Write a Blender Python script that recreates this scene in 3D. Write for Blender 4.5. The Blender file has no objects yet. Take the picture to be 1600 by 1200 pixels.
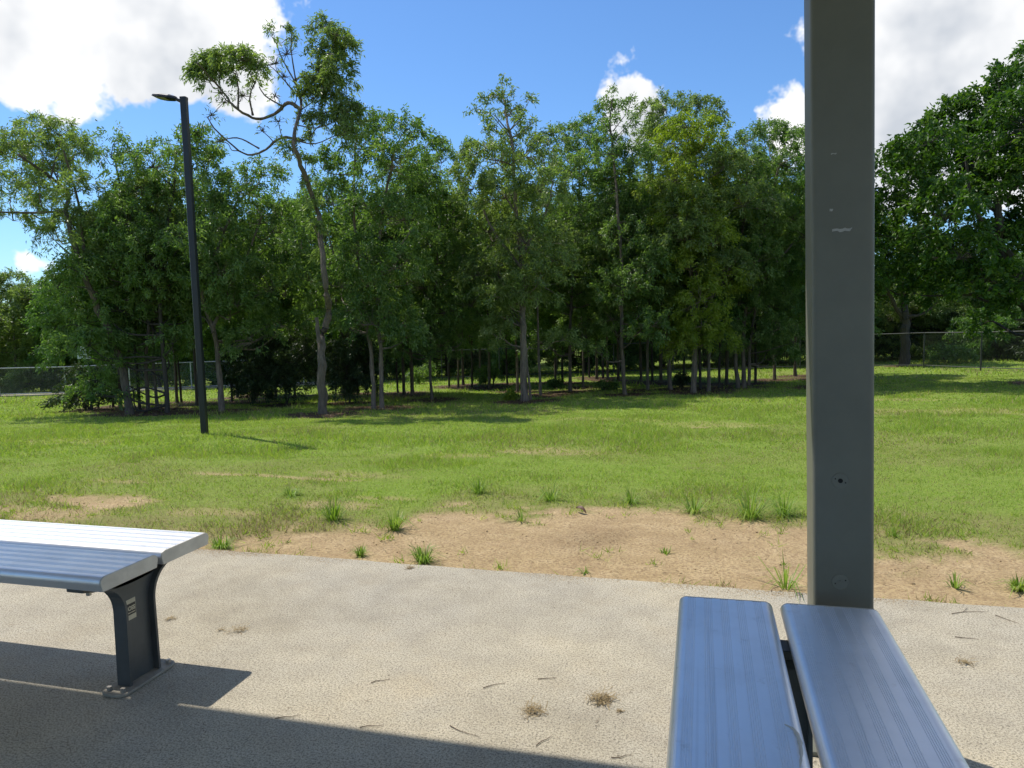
import bpy, bmesh, math
import numpy as np
from mathutils import Matrix, Vector

SC = bpy.context.scene
COL = SC.collection
rng = np.random.default_rng(11)

# ------------------------------------------------------------------ camera
F_PX, PITCH, ROLL, YAW, CAM_H = 1154.1, 0.0915, 0.0240, -0.2710, 1.2012

def cam_axes():
    f = np.array([math.sin(YAW) * math.cos(PITCH), math.cos(YAW) * math.cos(PITCH), -math.sin(PITCH)])
    r = np.array([math.cos(YAW), -math.sin(YAW), 0.0])
    d = np.cross(f, r)
    c, s = math.cos(ROLL), math.sin(ROLL)
    return c * r + s * d, -s * r + c * d, f

AX_R, AX_D, AX_F = cam_axes()
EYE = np.array([0.0, 0.0, CAM_H])
cam_data = bpy.data.cameras.new('camera')
cam = bpy.data.objects.new('camera', cam_data)
COL.objects.link(cam)
cam_data.sensor_width = 36.0
cam_data.lens = 36.0 * F_PX / 1600.0
cam_data.clip_start = 0.05
cam_data.clip_end = 3000.0
mw = Matrix.Identity(4)
for i in range(3):
    mw[i][0], mw[i][1], mw[i][2], mw[i][3] = AX_R[i], -AX_D[i], -AX_F[i], EYE[i]
cam.matrix_world = mw
SC.camera = cam

# ------------------------------------------------------------------ sky, sun, exposure
SUN = np.array([-0.536, 0.264, 1.0])
SUN /= np.linalg.norm(SUN)
SUN_EL = math.asin(SUN[2])
SUN_AZ = math.atan2(SUN[0], SUN[1])          # from +Y towards +X
SKY_STRENGTH = 0.14
world = bpy.data.worlds.new('World')
SC.world = world
world.use_nodes = True

def ray(px, py):
    v = AX_R * ((px - 800) / F_PX) + AX_D * ((py - 600) / F_PX) + AX_F
    return v

def build_sky():
    nt = world.node_tree
    nt.nodes.clear()
    N, L = nt.nodes.new, nt.links.new
    out = N('ShaderNodeOutputWorld')
    bg = N('ShaderNodeBackground')
    bg.inputs['Strength'].default_value = SKY_STRENGTH
    L(bg.outputs[0], out.inputs[0])
    sky = N('ShaderNodeTexSky')
    sky.sky_type = 'NISHITA'
    sky.sun_disc = False
    sky.sun_elevation = SUN_EL
    sky.sun_rotation = SUN_AZ
    sky.air_density = 1.0
    sky.dust_density = 0.3
    sky.ozone_density = 3.0
    tc = N('ShaderNodeTexCoord')
    nrm = N('ShaderNodeVectorMath'); nrm.operation = 'NORMALIZE'
    L(tc.outputs['Generated'], nrm.inputs[0])

    def math_(op, a, b=None, clamp=False):
        m = N('ShaderNodeMath'); m.operation = op; m.use_clamp = clamp
        for k, v in ((0, a), (1, b)):
            if v is None: continue
            if isinstance(v, (int, float)): m.inputs[k].default_value = v
            else: L(v, m.inputs[k])
        return m.outputs[0]

    def noise(scale, detail, rough, off=(0, 0, 0)):
        mp = N('ShaderNodeVectorMath'); mp.operation = 'ADD'; mp.inputs[1].default_value = off
        L(nrm.outputs[0], mp.inputs[0])
        n = N('ShaderNodeTexNoise')
        n.inputs['Scale'].default_value = scale
        n.inputs['Detail'].default_value = detail
        n.inputs['Roughness'].default_value = rough
        L(mp.outputs[0], n.inputs['Vector'])
        return n.outputs['Fac']
    # cumulus clouds: rounded heaps at these directions (unit vectors, angular radius)
    heaps = []
    for px, py, r in ((125, -5, .135), (280, 0, .125), (60, 50, .085), (195, 75, .08), (310, 72, .065), (370, -15, .075), (120, -160, .18), (320, -180, .16),
                      (985, 150, .040), (1000, 172, .042), (955, 148, .026), (970, 95, .030), (990, 85, .026),
                      (1245, 170, .03), (1270, 185, .04),
                      (1470, 60, .13), (1420, 130, .11), (1560, 40, .17), (1500, 180, .12), (1620, 120, .16), (1400, 210, .08), (1660, -60, .2),
                      (38, 412, .030), (-250, 330, .12), (-500, 120, .2), (1900, 200, .2)):
        v = ray(px, py); heaps.append((v / np.linalg.norm(v), r))
    r2 = np.random.default_rng(5)
    for k in range(11):                                  # the rest of the sky, away from the view, has clouds of the same kind
        az = YAW + math.radians(75 + k * 19) ; el = math.radians(r2.uniform(8, 65))
        heaps.append((np.array([math.sin(az) * math.cos(el), math.cos(az) * math.cos(el), math.sin(el)]), r2.uniform(.06, .22)))
    m = None
    for c, r in heaps:
        d = N('ShaderNodeVectorMath'); d.operation = 'DISTANCE'
        L(nrm.outputs[0], d.inputs[0]); d.inputs[1].default_value = tuple(c)
        val = math_('MULTIPLY_ADD', d.outputs['Value'], -1.0 / r); val.node.inputs[2].default_value = 1.0
        val = math_('MULTIPLY', val, min(1.0, r / .10))
        m = val if m is None else math_('MAXIMUM', m, val)
    n1 = math_('SUBTRACT', noise(9, 5, .58), .5)
    n2 = math_('SUBTRACT', noise(34, 3, .6, (3, 1, 7)), .5)
    tot = math_('ADD', m, math_('ADD', math_('MULTIPLY', n1, 1.3), math_('MULTIPLY', n2, .5)))
    ss = N('ShaderNodeMapRange'); ss.interpolation_type = 'SMOOTHSTEP'
    ss.inputs['From Min'].default_value = .0; ss.inputs['From Max'].default_value = .17
    L(tot, ss.inputs['Value'])
    # cloud body: white to grey by noise, a little greyer where thick
    shade = math_('ADD', math_('MULTIPLY', noise(6.5, 4, .55, (9.3, 2.2, 4.0)), 1.0), math_('MULTIPLY', tot, .10))
    cr = N('ShaderNodeValToRGB')
    e = cr.color_ramp.elements
    e[0].position = .47; e[0].color = (1, 1, 1, 1)
    e[1].position = .72; e[1].color = (.56, .60, .66, 1)
    L(shade, cr.inputs[0])
    sc_ = N('ShaderNodeVectorMath'); sc_.operation = 'SCALE'; sc_.inputs['Scale'].default_value = 7.4
    L(cr.outputs[0], sc_.inputs[0])
    mix = N('ShaderNodeMix'); mix.data_type = 'RGBA'
    tint = N('ShaderNodeVectorMath'); tint.operation = 'MULTIPLY'; tint.inputs[1].default_value = (.60, .83, 1.06)
    L(sky.outputs[0], tint.inputs[0])
    L(ss.outputs[0], mix.inputs['Factor']); L(tint.outputs[0], mix.inputs['A']); L(sc_.outputs[0], mix.inputs['B'])
    L(mix.outputs['Result'], bg.inputs['Color'])
build_sky()

sun_data = bpy.data.lights.new('sun', 'SUN')
sun_data.energy = 4.3
sun_data.angle = math.radians(0.53)
sun_data.color = (1.0, 0.95, 0.87)
sun = bpy.data.objects.new('sun', sun_data)
COL.objects.link(sun)
sun.rotation_euler = Vector(tuple(SUN)).to_track_quat('Z', 'Y').to_euler()
sun.location = (-20, 10, 40)

vs = SC.view_settings
vs.view_transform = 'Standard'; vs.look = 'None'; vs.exposure = 0.12; vs.gamma = 1.0; vs.use_curve_mapping = False
SC.cycles.use_adaptive_sampling = True
SC.cycles.adaptive_threshold = .018
SC.cycles.use_denoising = True
SC.cycles.denoising_prefilter = 'ACCURATE'
SC.cycles.denoiser = 'OPENIMAGEDENOISE'
SC.cycles.denoising_input_passes = 'RGB_ALBEDO_NORMAL'
SC.cycles.max_bounces = 5
SC.cycles.diffuse_bounces = 3
SC.cycles.glossy_bounces = 3
SC.cycles.transmission_bounces = 3
SC.cycles.transparent_max_bounces = 8
SC.cycles.sample_clamp_indirect = 6.0

# ------------------------------------------------------------------ numeric helpers
def hash2(ix, iy, seed):
    h = (ix.astype(np.int64) * 374761393 + iy.astype(np.int64) * 668265263 + seed * 1442695041) & 0xffffffff
    h = ((h ^ (h >> 13)) * 1274126177) & 0xffffffff
    return ((h ^ (h >> 16)) & 0xffff) / 65535.0

def vnoise(x, y, seed=0):
    x = np.asarray(x, float); y = np.asarray(y, float)
    ix, iy = np.floor(x), np.floor(y)
    fx, fy = x - ix, y - iy
    fx, fy = fx * fx * (3 - 2 * fx), fy * fy * (3 - 2 * fy)
    a, b = hash2(ix, iy, seed), hash2(ix + 1, iy, seed)
    c, d = hash2(ix, iy + 1, seed), hash2(ix + 1, iy + 1, seed)
    return (a + (b - a) * fx) * (1 - fy) + (c + (d - c) * fx) * fy

def fbm(x, y, seed=0, octv=4):
    t, a, s = 0, .5, 0
    for k in range(octv):
        t = t + a * vnoise(x * 2 ** k, y * 2 ** k, seed + k * 17); s += a; a *= .55
    return t / s

def sstep(a, b, v):
    t = np.clip((v - a) / (b - a), 0, 1)
    return t * t * (3 - 2 * t)

SLAB_Y = 3.284
def zg(x, y):
    """height of the lawn: it falls gently away from the slab, more to the left"""
    x = np.asarray(x, float); y = np.asarray(y, float)
    e = np.maximum(0, y - SLAB_Y)
    e2 = 42 * np.tanh(e / 42)
    soft = e2 * e2 / (e2 + .8)
    u = x * .963 + y * .268
    sl = np.clip(.053 - .0013 * np.clip(u, -22, 22), .02, .085)
    und = (vnoise(x * .35, y * .35, 3) - .5) * .06 + (vnoise(x * 1.3, y * 1.3, 5) - .5) * .03 + (vnoise(x * 5, y * 5, 6) - .5) * .012
    return -.022 - sl * soft + und * sstep(.05, 2.5, e)

def ground_at(px, py, zoff=0.0):
    v = ray(px, py)
    z = -.02
    for _ in range(40):
        s = (z + zoff - CAM_H) / v[2]
        P = EYE + v * s
        zn = float(zg(P[0], P[1])) if P[1] > SLAB_Y else 0.0
        z = .5 * z + .5 * zn
    P[2] = z
    return P

def at_depth(px, py, t):
    return EYE + ray(px, py) * t

def depth_of(P):
    return float((np.asarray(P) - EYE) @ AX_F)

# ------------------------------------------------------------------ object helpers
def mesh_np(name, verts, faces, mat, smooth=False):
    """faces: (n,3) or (n,4) array"""
    me = bpy.data.meshes.new(name)
    verts = np.asarray(verts, np.float32); faces = np.asarray(faces, np.int32)
    n, k = faces.shape
    me.vertices.add(len(verts)); me.vertices.foreach_set('co', verts.ravel())
    me.loops.add(n * k); me.loops.foreach_set('vertex_index', faces.ravel())
    me.polygons.add(n)
    me.polygons.foreach_set('loop_start', np.arange(n, dtype=np.int32) * k)
    me.polygons.foreach_set('loop_total', np.full(n, k, np.int32))
    if smooth: me.polygons.foreach_set('use_smooth', np.ones(n, bool))
    me.update(calc_edges=True)
    if mat: me.materials.append(mat)
    return me

def obj(name, me, parent=None, loc=None):
    o = bpy.data.objects.new(name, me)
    COL.objects.link(o)
    if parent is not None: o.parent = parent
    if loc is not None: o.location = tuple(loc)
    return o

def tag(o, label=None, cat=None, group=None, kind=None):
    for k, v in (('label', label), ('category', cat), ('group', group), ('kind', kind)):
        if v: o[k] = v
    return o

def thing(name, label, cat, loc=(0, 0, 0), rotz=0.0, group=None):
    o = bpy.data.objects.new(name, None)
    o.empty_display_size = .2
    COL.objects.link(o)
    o.location = tuple(float(q) for q in loc); o.rotation_euler = (0, 0, rotz)
    return tag(o, label, cat, group)

def copy_tree(root, parent=None):
    c = root.copy(); COL.objects.link(c); c.parent = parent
    for ch in root.children: copy_tree(ch, c)
    return c

class MB:
    """collects simple solids into one mesh"""
    def __init__(self): self.v, self.f = [], []
    def add(self, v, f):
        o = len(self.v); self.v += [tuple(q) for q in v]; self.f += [tuple(i + o for i in q) for q in f]; return self
    def box(self, x0, x1, y0, y1, z0, z1):
        v = [(x, y, z) for z in (z0, z1) for y in (y0, y1) for x in (x0, x1)]
        return self.add(v, [(0, 2, 3, 1), (4, 5, 7, 6), (0, 1, 5, 4), (2, 6, 7, 3), (0, 4, 6, 2), (1, 3, 7, 5)])
    def prism(self, poly, axis, a, b):
        """poly: 2D outline, extruded along axis 0/1/2 from a to b"""
        n = len(poly)
        def mk(p, s):
            q = [p[0], p[1]]; q.insert(axis, s); return tuple(q)
        v = [mk(p, a) for p in poly] + [mk(p, b) for p in poly]
        f = [tuple(range(n))[::-1], tuple(range(n, 2 * n))] + [(i, (i + 1) % n, n + (i + 1) % n, n + i) for i in range(n)]
        return self.add(v, f)
    def tube(self, pts, rad, k=6, caps=True):
        pts = [np.asarray(p, float) for p in pts]; n = len(pts)
        rad = [rad] * n if np.isscalar(rad) else rad
        v, f = [], []
        for i in range(n):
            d = pts[min(i + 1, n - 1)] - pts[max(i - 1, 0)]; d /= (np.linalg.norm(d) + 1e-9)
            a = np.cross(d, (0, 0, 1) if abs(d[2]) < .9 else (1, 0, 0)); a /= np.linalg.norm(a); b = np.cross(d, a)
            for j in range(k):
                t = 2 * math.pi * j / k
                v.append(pts[i] + rad[i] * (math.cos(t) * a + math.sin(t) * b))
        for i in range(n - 1):
            for j in range(k):
                f.append((i * k + j, i * k + (j + 1) % k, (i + 1) * k + (j + 1) % k, (i + 1) * k + j))
        if caps: f += [tuple(range(k))[::-1], tuple(range((n - 1) * k, n * k))]
        return self.add(v, f)
    def mesh(self, name, mat, bevel=0, seg=2, smooth=False):
        me = bpy.data.meshes.new(name)
        me.from_pydata(self.v, [], self.f)
        bm = bmesh.new(); bm.from_mesh(me)
        bmesh.ops.recalc_face_normals(bm, faces=bm.faces)
        if bevel:
            ed = [e for e in bm.edges if len(e.link_faces) == 2 and e.calc_face_angle(0) > .6]
            bmesh.ops.bevel(bm, geom=ed, offset=bevel, segments=seg, affect='EDGES', profile=.5, clamp_overlap=True)
        if smooth:
            for fc in bm.faces: fc.smooth = True
        bm.to_mesh(me); bm.free()
        if smooth:
            try: me.set_sharp_from_angle(angle=math.radians(35))
            except Exception: pass
        me.materials.append(mat)
        return me
    def build(self, name, mat, parent=None, **kw):
        return obj(name, self.mesh(name, mat, **kw), parent)

# ------------------------------------------------------------------ materials
class NT:
    def __init__(self, name):
        self.m = bpy.data.materials.new(name); self.m.use_nodes = True
        self.t = self.m.node_tree
        self.b = self.t.nodes['Principled BSDF']; self.out = self.t.nodes['Material Output']
    def n(self, kind, **kw):
        nd = self.t.nodes.new('ShaderNode' + kind)
        for k, v in kw.items(): setattr(nd, k, v)
        return nd
    def l(self, a, b): self.t.links.new(a, b)
    def coord(self, which='Object'): return self.n('TexCoord').outputs[which]
    def noise(self, vec, scale, detail=4, rough=.55, out='Fac'):
        nd = self.n('TexNoise'); nd.inputs['Scale'].default_value = scale; nd.inputs['Detail'].default_value = detail; nd.inputs['Roughness'].default_value = rough
        if vec is not None: self.l(vec, nd.inputs['Vector'])
        return nd.outputs[out]
    def ramp(self, fac, stops):
        nd = self.n('ValToRGB'); el = nd.color_ramp.elements
        while len(el) < len(stops): el.new(.5)
        for e, (p, c) in zip(el, stops):
            e.position = p; e.color = (*c, 1) if len(c) == 3 else c
        self.l(fac, nd.inputs[0]); return nd.outputs[0]
    def mix(self, fac, a, b, mode='MIX'):
        nd = self.n('Mix', data_type='RGBA', blend_type=mode)
        for s, v in (('Factor', fac), ('A', a), ('B', b)):
            if isinstance(v, (int, float)): nd.inputs[s].default_value = v
            elif isinstance(v, tuple): nd.inputs[s].default_value = (*v, 1)
            else: self.l(v, nd.inputs[s])
        return nd.outputs['Result']
    def math(self, op, a, b=None, clamp=False):
        nd = self.n('Math', operation=op, use_clamp=clamp)
        for k, v in ((0, a), (1, b)):
            if v is None: continue
            if isinstance(v, (int, float)): nd.inputs[k].default_value = v
            else: self.l(v, nd.inputs[k])
        return nd.outputs[0]
    def bump(self, h, strength, dist):
        nd = self.n('Bump'); nd.inputs['Strength'].default_value = strength; nd.inputs['Distance'].default_value = dist
        self.l(h, nd.inputs['Height']); self.l(nd.outputs[0], self.b.inputs['Normal'])
    def set(self, **kw):
        for k, v in kw.items():
            s = self.b.inputs[k.replace('_', ' ')]
            if isinstance(v, (int, float)): s.default_value = v
            elif isinstance(v, tuple): s.default_value = (*v, 1)
            else: self.l(v, s)
        return self

def m_plain(name, col, rough=.5, metal=0.0, var=.25, scale=9, bump=.0):
    t = NT(name); c = t.coord()
    f = t.noise(c, scale, 6, .65)
    lo = tuple(q * (1 - var) for q in col); hi = tuple(min(1, q * (1 + var)) for q in col)
    t.set(Base_Color=t.ramp(f, [(.3, lo), (.7, hi)]), Roughness=rough, Metallic=metal)
    if bump: t.bump(t.noise(c, scale * 8, 4), bump, .004)
    return t.m

def m_leaf(name, cols, trans=.35, rough=.42, spec=.5, tcol=None, tone=False):
    t = NT(name)
    g = t.n('NewGeometry')
    oi = t.n('ObjectInfo')
    r = t.math('ADD', t.math('MULTIPLY', g.outputs['Random Per Island'], .8), t.math('MULTIPLY', oi.outputs['Random'], .2))
    if tone:      # leaves of one spray share their age and colour
        r = t.math('ADD', t.math('MULTIPLY', t.n('Attribute', attribute_name='tone').outputs['Fac'], .62), t.math('MULTIPLY', g.outputs['Random Per Island'], .38))
    n = len(cols)
    col = t.ramp(r, [(i / (n - 1), c) for i, c in enumerate(cols)])
    t.set(Base_Color=col, Roughness=rough)
    t.b.inputs['Specular IOR Level'].default_value = spec
    tr = t.n('BsdfTranslucent')
    t.l(t.mix(1.0, col, tcol or (1.5, 1.75, .7), 'MULTIPLY'), tr.inputs['Color'])
    mx = t.n('MixShader'); mx.inputs[0].default_value = trans
    t.l(t.b.outputs[0], mx.inputs[1]); t.l(tr.outputs[0], mx.inputs[2])
    t.l(mx.outputs[0], t.out.inputs['Surface'])
    return t.m

def m_bark(name, c0, c1):
    t = NT(name); c = t.coord()
    mp = t.n('Mapping'); mp.inputs['Scale'].default_value = (1, 1, .22); t.l(c, mp.inputs[0])
    f = t.noise(mp.outputs[0], 22, 8, .7); f2 = t.noise(c, 2.2, 3)
    col = t.mix(t.math('MULTIPLY', f2, .6), t.ramp(f, [(.32, c0), (.66, c1)]), (.10, .088, .068))
    t.set(Base_Color=col, Roughness=.9); t.bump(f, 1.0, .03)
    return t.m

def m_concrete():
    t = NT('concrete'); c = t.coord()
    big = t.noise(c, .9, 5, .6); mid = t.noise(c, 7, 6, .65); fine = t.noise(c, 150, 4, .8); spk = t.noise(c, 300, 3, .7)
    base = t.ramp(mid, [(.28, (.44, .38, .27)), (.52, (.535, .47, .335)), (.75, (.61, .54, .395))])
    base = t.mix(t.math('MULTIPLY', t.ramp(big, [(.38, (0, 0, 0)), (.68, (1, 1, 1))]), .6), base, (.40, .375, .32))
    sand = t.ramp(t.noise(c, 1.7, 7, .7), [(.52, (0, 0, 0)), (.72, (1, 1, 1))])
    base = t.mix(t.math('MULTIPLY', sand, .5), base, (.52, .42, .27))
    base = t.mix(t.ramp(fine, [(.37, (1, 1, 1)), (.54, (0, 0, 0))]), base, (.15, .13, .095), 'MIX')
    base = t.mix(t.math('MULTIPLY', t.ramp(spk, [(.55, (0, 0, 0)), (.66, (1, 1, 1))]), .6), base, (.70, .64, .52))
    stain = t.ramp(t.noise(c, 3.1, 8, .75), [(.60, (0, 0, 0)), (.78, (1, 1, 1))])
    base = t.mix(t.math('MULTIPLY', stain, .35), base, (.21, .18, .14))
    wide = t.ramp(t.noise(c, .55, 8, .7), [(.36, (.80, .79, .77)), (.5, (1, 1, 1)), (.66, (1.10, 1.07, 1.0))])
    base = t.mix(1.0, base, wide, 'MULTIPLY')
    t.set(Base_Color=base, Roughness=.92)
    h = t.math('ADD', t.math('MULTIPLY', fine, .7), t.math('MULTIPLY', mid, .5))
    t.bump(h, .5, .0035)
    return t.m

def m_ground():
    t = NT('lawn_soil'); c = t.coord()
    a = t.n('Attribute', attribute_name='soil').outputs['Fac']
    li = t.n('Attribute', attribute_name='litter').outputs['Fac']
    dry = t.n('Attribute', attribute_name='dry').outputs['Fac']
    fine = t.noise(c, 70, 5, .7); mid = t.noise(c, 6, 6, .65)
    soil = t.ramp(mid, [(.25, (.38, .270, .135)), (.5, (.51, .375, .195)), (.75, (.60, .455, .255))])
    soil = t.mix(t.math('MULTIPLY', t.ramp(t.noise(c, 2.3, 6, .7), [(.46, (0, 0, 0)), (.72, (1, 1, 1))]), .45), soil, (.34, .225, .125))
    soil = t.mix(t.ramp(fine, [(.38, (1, 1, 1)), (.55, (0, 0, 0))]), soil, (.29, .195, .105))
    spk = t.noise(c, 210, 3, .6)
    soil = t.mix(t.math('MULTIPLY', t.ramp(spk, [(.58, (0, 0, 0)), (.68, (1, 1, 1))]), .5), soil, (.64, .50, .31))
    green = t.ramp(t.noise(c, 45, 6, .75), [(.28, (.085, .13, .016)), (.5, (.19, .27, .038)), (.75, (.30, .37, .075))])
    green = t.mix(dry, green, t.ramp(fine, [(.3, (.16, .13, .055)), (.7, (.34, .27, .125))]))
    lit = t.ramp(fine, [(.3, (.045, .028, .016)), (.55, (.12, .075, .045)), (.75, (.24, .165, .105))])
    col = t.mix(a, green, soil)
    col = t.mix(li, col, lit)
    t.set(Base_Color=col, Roughness=.95)
    t.b.inputs['Specular IOR Level'].default_value = .15
    t.bump(t.math('ADD', fine, t.math('MULTIPLY', mid, .6)), .8, .012)
    return t.m

def m_aluminium(name='anodised_aluminium', base=(.84, .85, .86), rough=.44):
    t = NT(name); c = t.coord()
    mp = t.n('Mapping'); mp.inputs['Scale'].default_value = (.6, 60, 60); t.l(c, mp.inputs[0])
    f = t.noise(mp.outputs[0], 3.0, 5, .6); s = t.noise(c, 5, 6, .65)
    col = t.mix(t.ramp(s, [(.45, (0, 0, 0)), (.8, (.45, .45, .45))]), base, tuple(q * .72 for q in base))
    dust = t.ramp(t.noise(c, 26, 8, .75), [(.60, (0, 0, 0)), (.74, (1, 1, 1))])
    scr = t.ramp(t.noise(mp.outputs[0], 1.1, 2, .5), [(.66, (0, 0, 0)), (.70, (1, 1, 1))])
    col = t.mix(t.math('MULTIPLY', dust, .35), col, (.42, .37, .30))
    col = t.mix(t.math('MULTIPLY', scr, .18), col, (.5, .5, .5))
    t.set(Base_Color=col, Metallic=.86, Roughness=t.ramp(t.math('ADD', t.math('MULTIPLY', f, .5), t.math('MULTIPLY', s, .5)), [(.3, (rough - .03,) * 3), (.7, (rough + .05,) * 3)]))
    return t.m

M = {}
M['concrete'] = m_concrete()
M['ground'] = m_ground()
M['alu'] = m_aluminium()
M['alu_end'] = m_plain('cast_aluminium', (.60, .56, .48), .55, .15, .15, 12)  # beige brightness of ground bounce is put into this base colour
M['plate'] = m_plain('dusty_base_plate', (.30, .27, .21), .7, .1, .25, 25)
M['charcoal'] = m_plain('charcoal_powder_coat', (.070, .074, .070), .5, 0, .25, 7)
M['black_metal'] = m_plain('black_powder_coat', (.012, .014, .018), .42, 0, .25, 5)
M['post_grey'] = m_plain('grey_green_paint', (.155, .157, .124), .5, 0, .16, 3.0)
M['post_plug'] = m_plain('grey_plug_plastic', (.170, .172, .138), .5, 0, .08, 9)
M['hole'] = m_plain('dark_hole', (.006, .006, .006), .8)
M['primer'] = m_plain('bare_primer_scratch', (.42, .41, .38), .7, 0, .2, 60)
M['roof'] = m_plain('cream_roof_sheet', (.42, .41, .37), .5, .0, .08, 2)
M['galv'] = m_plain('galvanised_steel', (.46, .47, .47), .45, .6, .15, 14)
M['dark_steel'] = m_plain('dull_fence_steel', (.055, .06, .052), .7, 0, .2, 14)
M['white_board'] = m_plain('faded_white_sign', (.62, .64, .62), .5, 0, .08, 12)
M['sticker_cream'] = m_plain('sticker_cream', (.52, .47, .33), .5, 0, .12, 60)
M['sticker_black'] = m_plain('sticker_black', (.018, .016, .014), .45, 0, .2, 40)
M['bolt'] = m_plain('zinc_bolt', (.40, .37, .32), .45, .7, .2, 60)
M['lens'] = m_plain('lamp_lens', (.30, .30, .26), .3, 0, .1, 30)
M['bark'] = m_bark('grey_brown_bark', (.056, .041, .028), (.225, .175, .122))
M['bark_pale'] = m_bark('pale_bark', (.085, .063, .044), (.31, .245, .175))
M['bark_dark'] = m_bark('dark_bark', (.020, .017, .013), (.075, .062, .048))
M['leaf_mid'] = m_leaf('leaf_mid_green', [(0.060, 0.109, 0.028), (0.113, 0.186, 0.046), (0.172, 0.252, 0.070), (0.277, 0.345, 0.129)], .46, .42, .55, tone=True)
M['leaf_olive'] = m_leaf('leaf_olive', [(0.087, 0.122, 0.038), (0.150, 0.204, 0.060), (0.220, 0.280, 0.090), (0.323, 0.366, 0.160)], .46, .42, .55, tone=True)
M['leaf_bright'] = m_leaf('leaf_yellow_green', [(0.113, 0.159, 0.018), (0.192, 0.253, 0.026), (0.271, 0.327, 0.040), (0.356, 0.367, 0.072)], .50, .42, .55, tone=True)
M['leaf_deep'] = m_leaf('leaf_deep_green', [(0.043, 0.095, 0.023), (0.078, 0.155, 0.033), (0.122, 0.214, 0.048), (0.217, 0.294, 0.089)], .42, .42, .55, tone=True)
M['leaf_dark'] = m_leaf('leaf_dark_green', [(0.025, 0.043, 0.016), (0.047, 0.074, 0.028), (0.083, 0.112, 0.046)], .3, .45, .4, tone=True)  # a dark leaf green used on shrubs
M['leaf_glossy'] = m_leaf('leaf_glossy_green', [(0.024, 0.061, 0.009), (0.045, 0.101, 0.013), (0.077, 0.148, 0.019), (0.157, 0.227, 0.033)], .36, .45, .35, tone=True)
M['grass'] = m_leaf('grass_blade', [(0.140, 0.240, 0.022), (0.213, 0.336, 0.036), (0.286, 0.408, 0.055), (0.375, 0.462, 0.090), (0.470, 0.480, 0.150)], .45, .5, .4, (1.3, 1.35, .65))
M['grass_dry'] = m_leaf('dry_grass_blade', [(0.242, 0.187, 0.083), (0.374, 0.292, 0.143), (0.484, 0.385, 0.209)], .2, .7, .2, (1, 1, .9))
M['tuft'] = m_leaf('tuft_blade', [(0.117, 0.202, 0.026), (0.195, 0.299, 0.043), (0.260, 0.364, 0.066), (0.429, 0.403, 0.156)], .4, .5, .4, (1.3, 1.45, .7))
M['litter'] = m_leaf('brown_leaf_litter', [(.05, .030, .018), (.12, .075, .042), (.20, .135, .08), (.30, .22, .14)], .1, .7, .2, (1, .9, .8))
M['clod'] = m_plain('soil_clod', (.36, .255, .135), .95, 0, .4, 90)
M['twig'] = m_plain('dry_twig', (.13, .088, .052), .85, 0, .35, 40)
M['straw'] = m_leaf('straw', [(.30, .22, .11), (.40, .31, .17), (.24, .16, .08)], .15, .8, .15, (1, 1, .9))
M['dead_leaf'] = m_plain('dead_leaf', (.11, .045, .022), .6, 0, .4, 30)

# ------------------------------------------------------------------ the setting: ground and slab
def px_poly_world(pts):
    return np.array([ground_at(*p)[:2] for p in pts])

BARE_EDGE = px_poly_world([(280, 858), (400, 838), (500, 832), (600, 824), (650, 802), (700, 786), (760, 792), (830, 800), (900, 786), (1000, 788), (1090, 806), (1200, 818), (1300, 838), (1400, 842), (1500, 852), (1600, 862)])
_o = np.argsort(BARE_EDGE[:, 0]); BARE_EDGE = BARE_EDGE[_o]
PATCHES = []          # worn patches of lawn: centre, half length along x, half width along y, strength
for px, py, rx, ry, s in ((150, 783, .55, .22, .9), (60, 800, .6, .2, .7), (400, 741, .95, .10, .75), (200, 752, .5, .12, .5), (860, 706, 1.0, .30, .45), (690, 712, .6, .22, .45), (1470, 643, 2.0, .45, .45), (1380, 625, 1.2, .4, .4), (560, 742, .5, .2, .35),
                          (100, 690, 1.2, .4, .35), (1150, 665, 1.2, .35, .35), (540, 790, .35, .15, .5), (600, 778, .3, .1, .5), (1550, 640, .8, .3, .4), (960, 655, 1, .3, .3), (330, 800, .4, .15, .4), (1095, 668, .14, .07, .9), (150, 786, .25, .09, 1.0)):
    P = ground_at(px, py); PATCHES.append((P[0], P[1], rx, ry, s))

def soil_mask(x, y):
    eb = np.interp(x, BARE_EDGE[:, 0], BARE_EDGE[:, 1])
    n = fbm(x * 2.2, y * 2.2, 21) - .5
    n2 = fbm(x * 9, y * 9, 33, 5) - .5
    d = eb - y + n * 1.1 + n2 * 1.1
    s = sstep(-.22, .24, d)
    for cx, cy, rx, ry, st in PATCHES:
        q = 1 - np.sqrt(((x - cx) / rx) ** 2 + ((y - cy) / ry) ** 2) + n * 1.2 + n2 * .7
        s = np.maximum(s, st * sstep(-.05, .5, q))
    return s * (y > SLAB_Y - .3)

TREE_FEET = []        # filled below, before the ground is made
def litter_mask(x, y):
    s = np.zeros_like(x)
    for (cx, cy, r) in TREE_FEET:
        s = np.maximum(s, 1 - np.sqrt((x - cx) ** 2 + (y - cy) ** 2) / r)
    return sstep(.05, .45, s + (fbm(x * 1.5, y * 1.5, 51) - .5) * .5)

def dry_mask(x, y):
    eb = np.interp(x, BARE_EDGE[:, 0], BARE_EDGE[:, 1])
    edge = .55 * sstep(-1.3, .0, eb - y + (fbm(x * 2.2, y * 2.2, 21) - .5) * 1.6)
    return edge + sstep(.50, .85, fbm(x * .55 + 3, y * .55, 71)) * .35 + .15 * sstep(.5, .8, fbm(x * 2.5, y * 2.5, 72))

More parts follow.
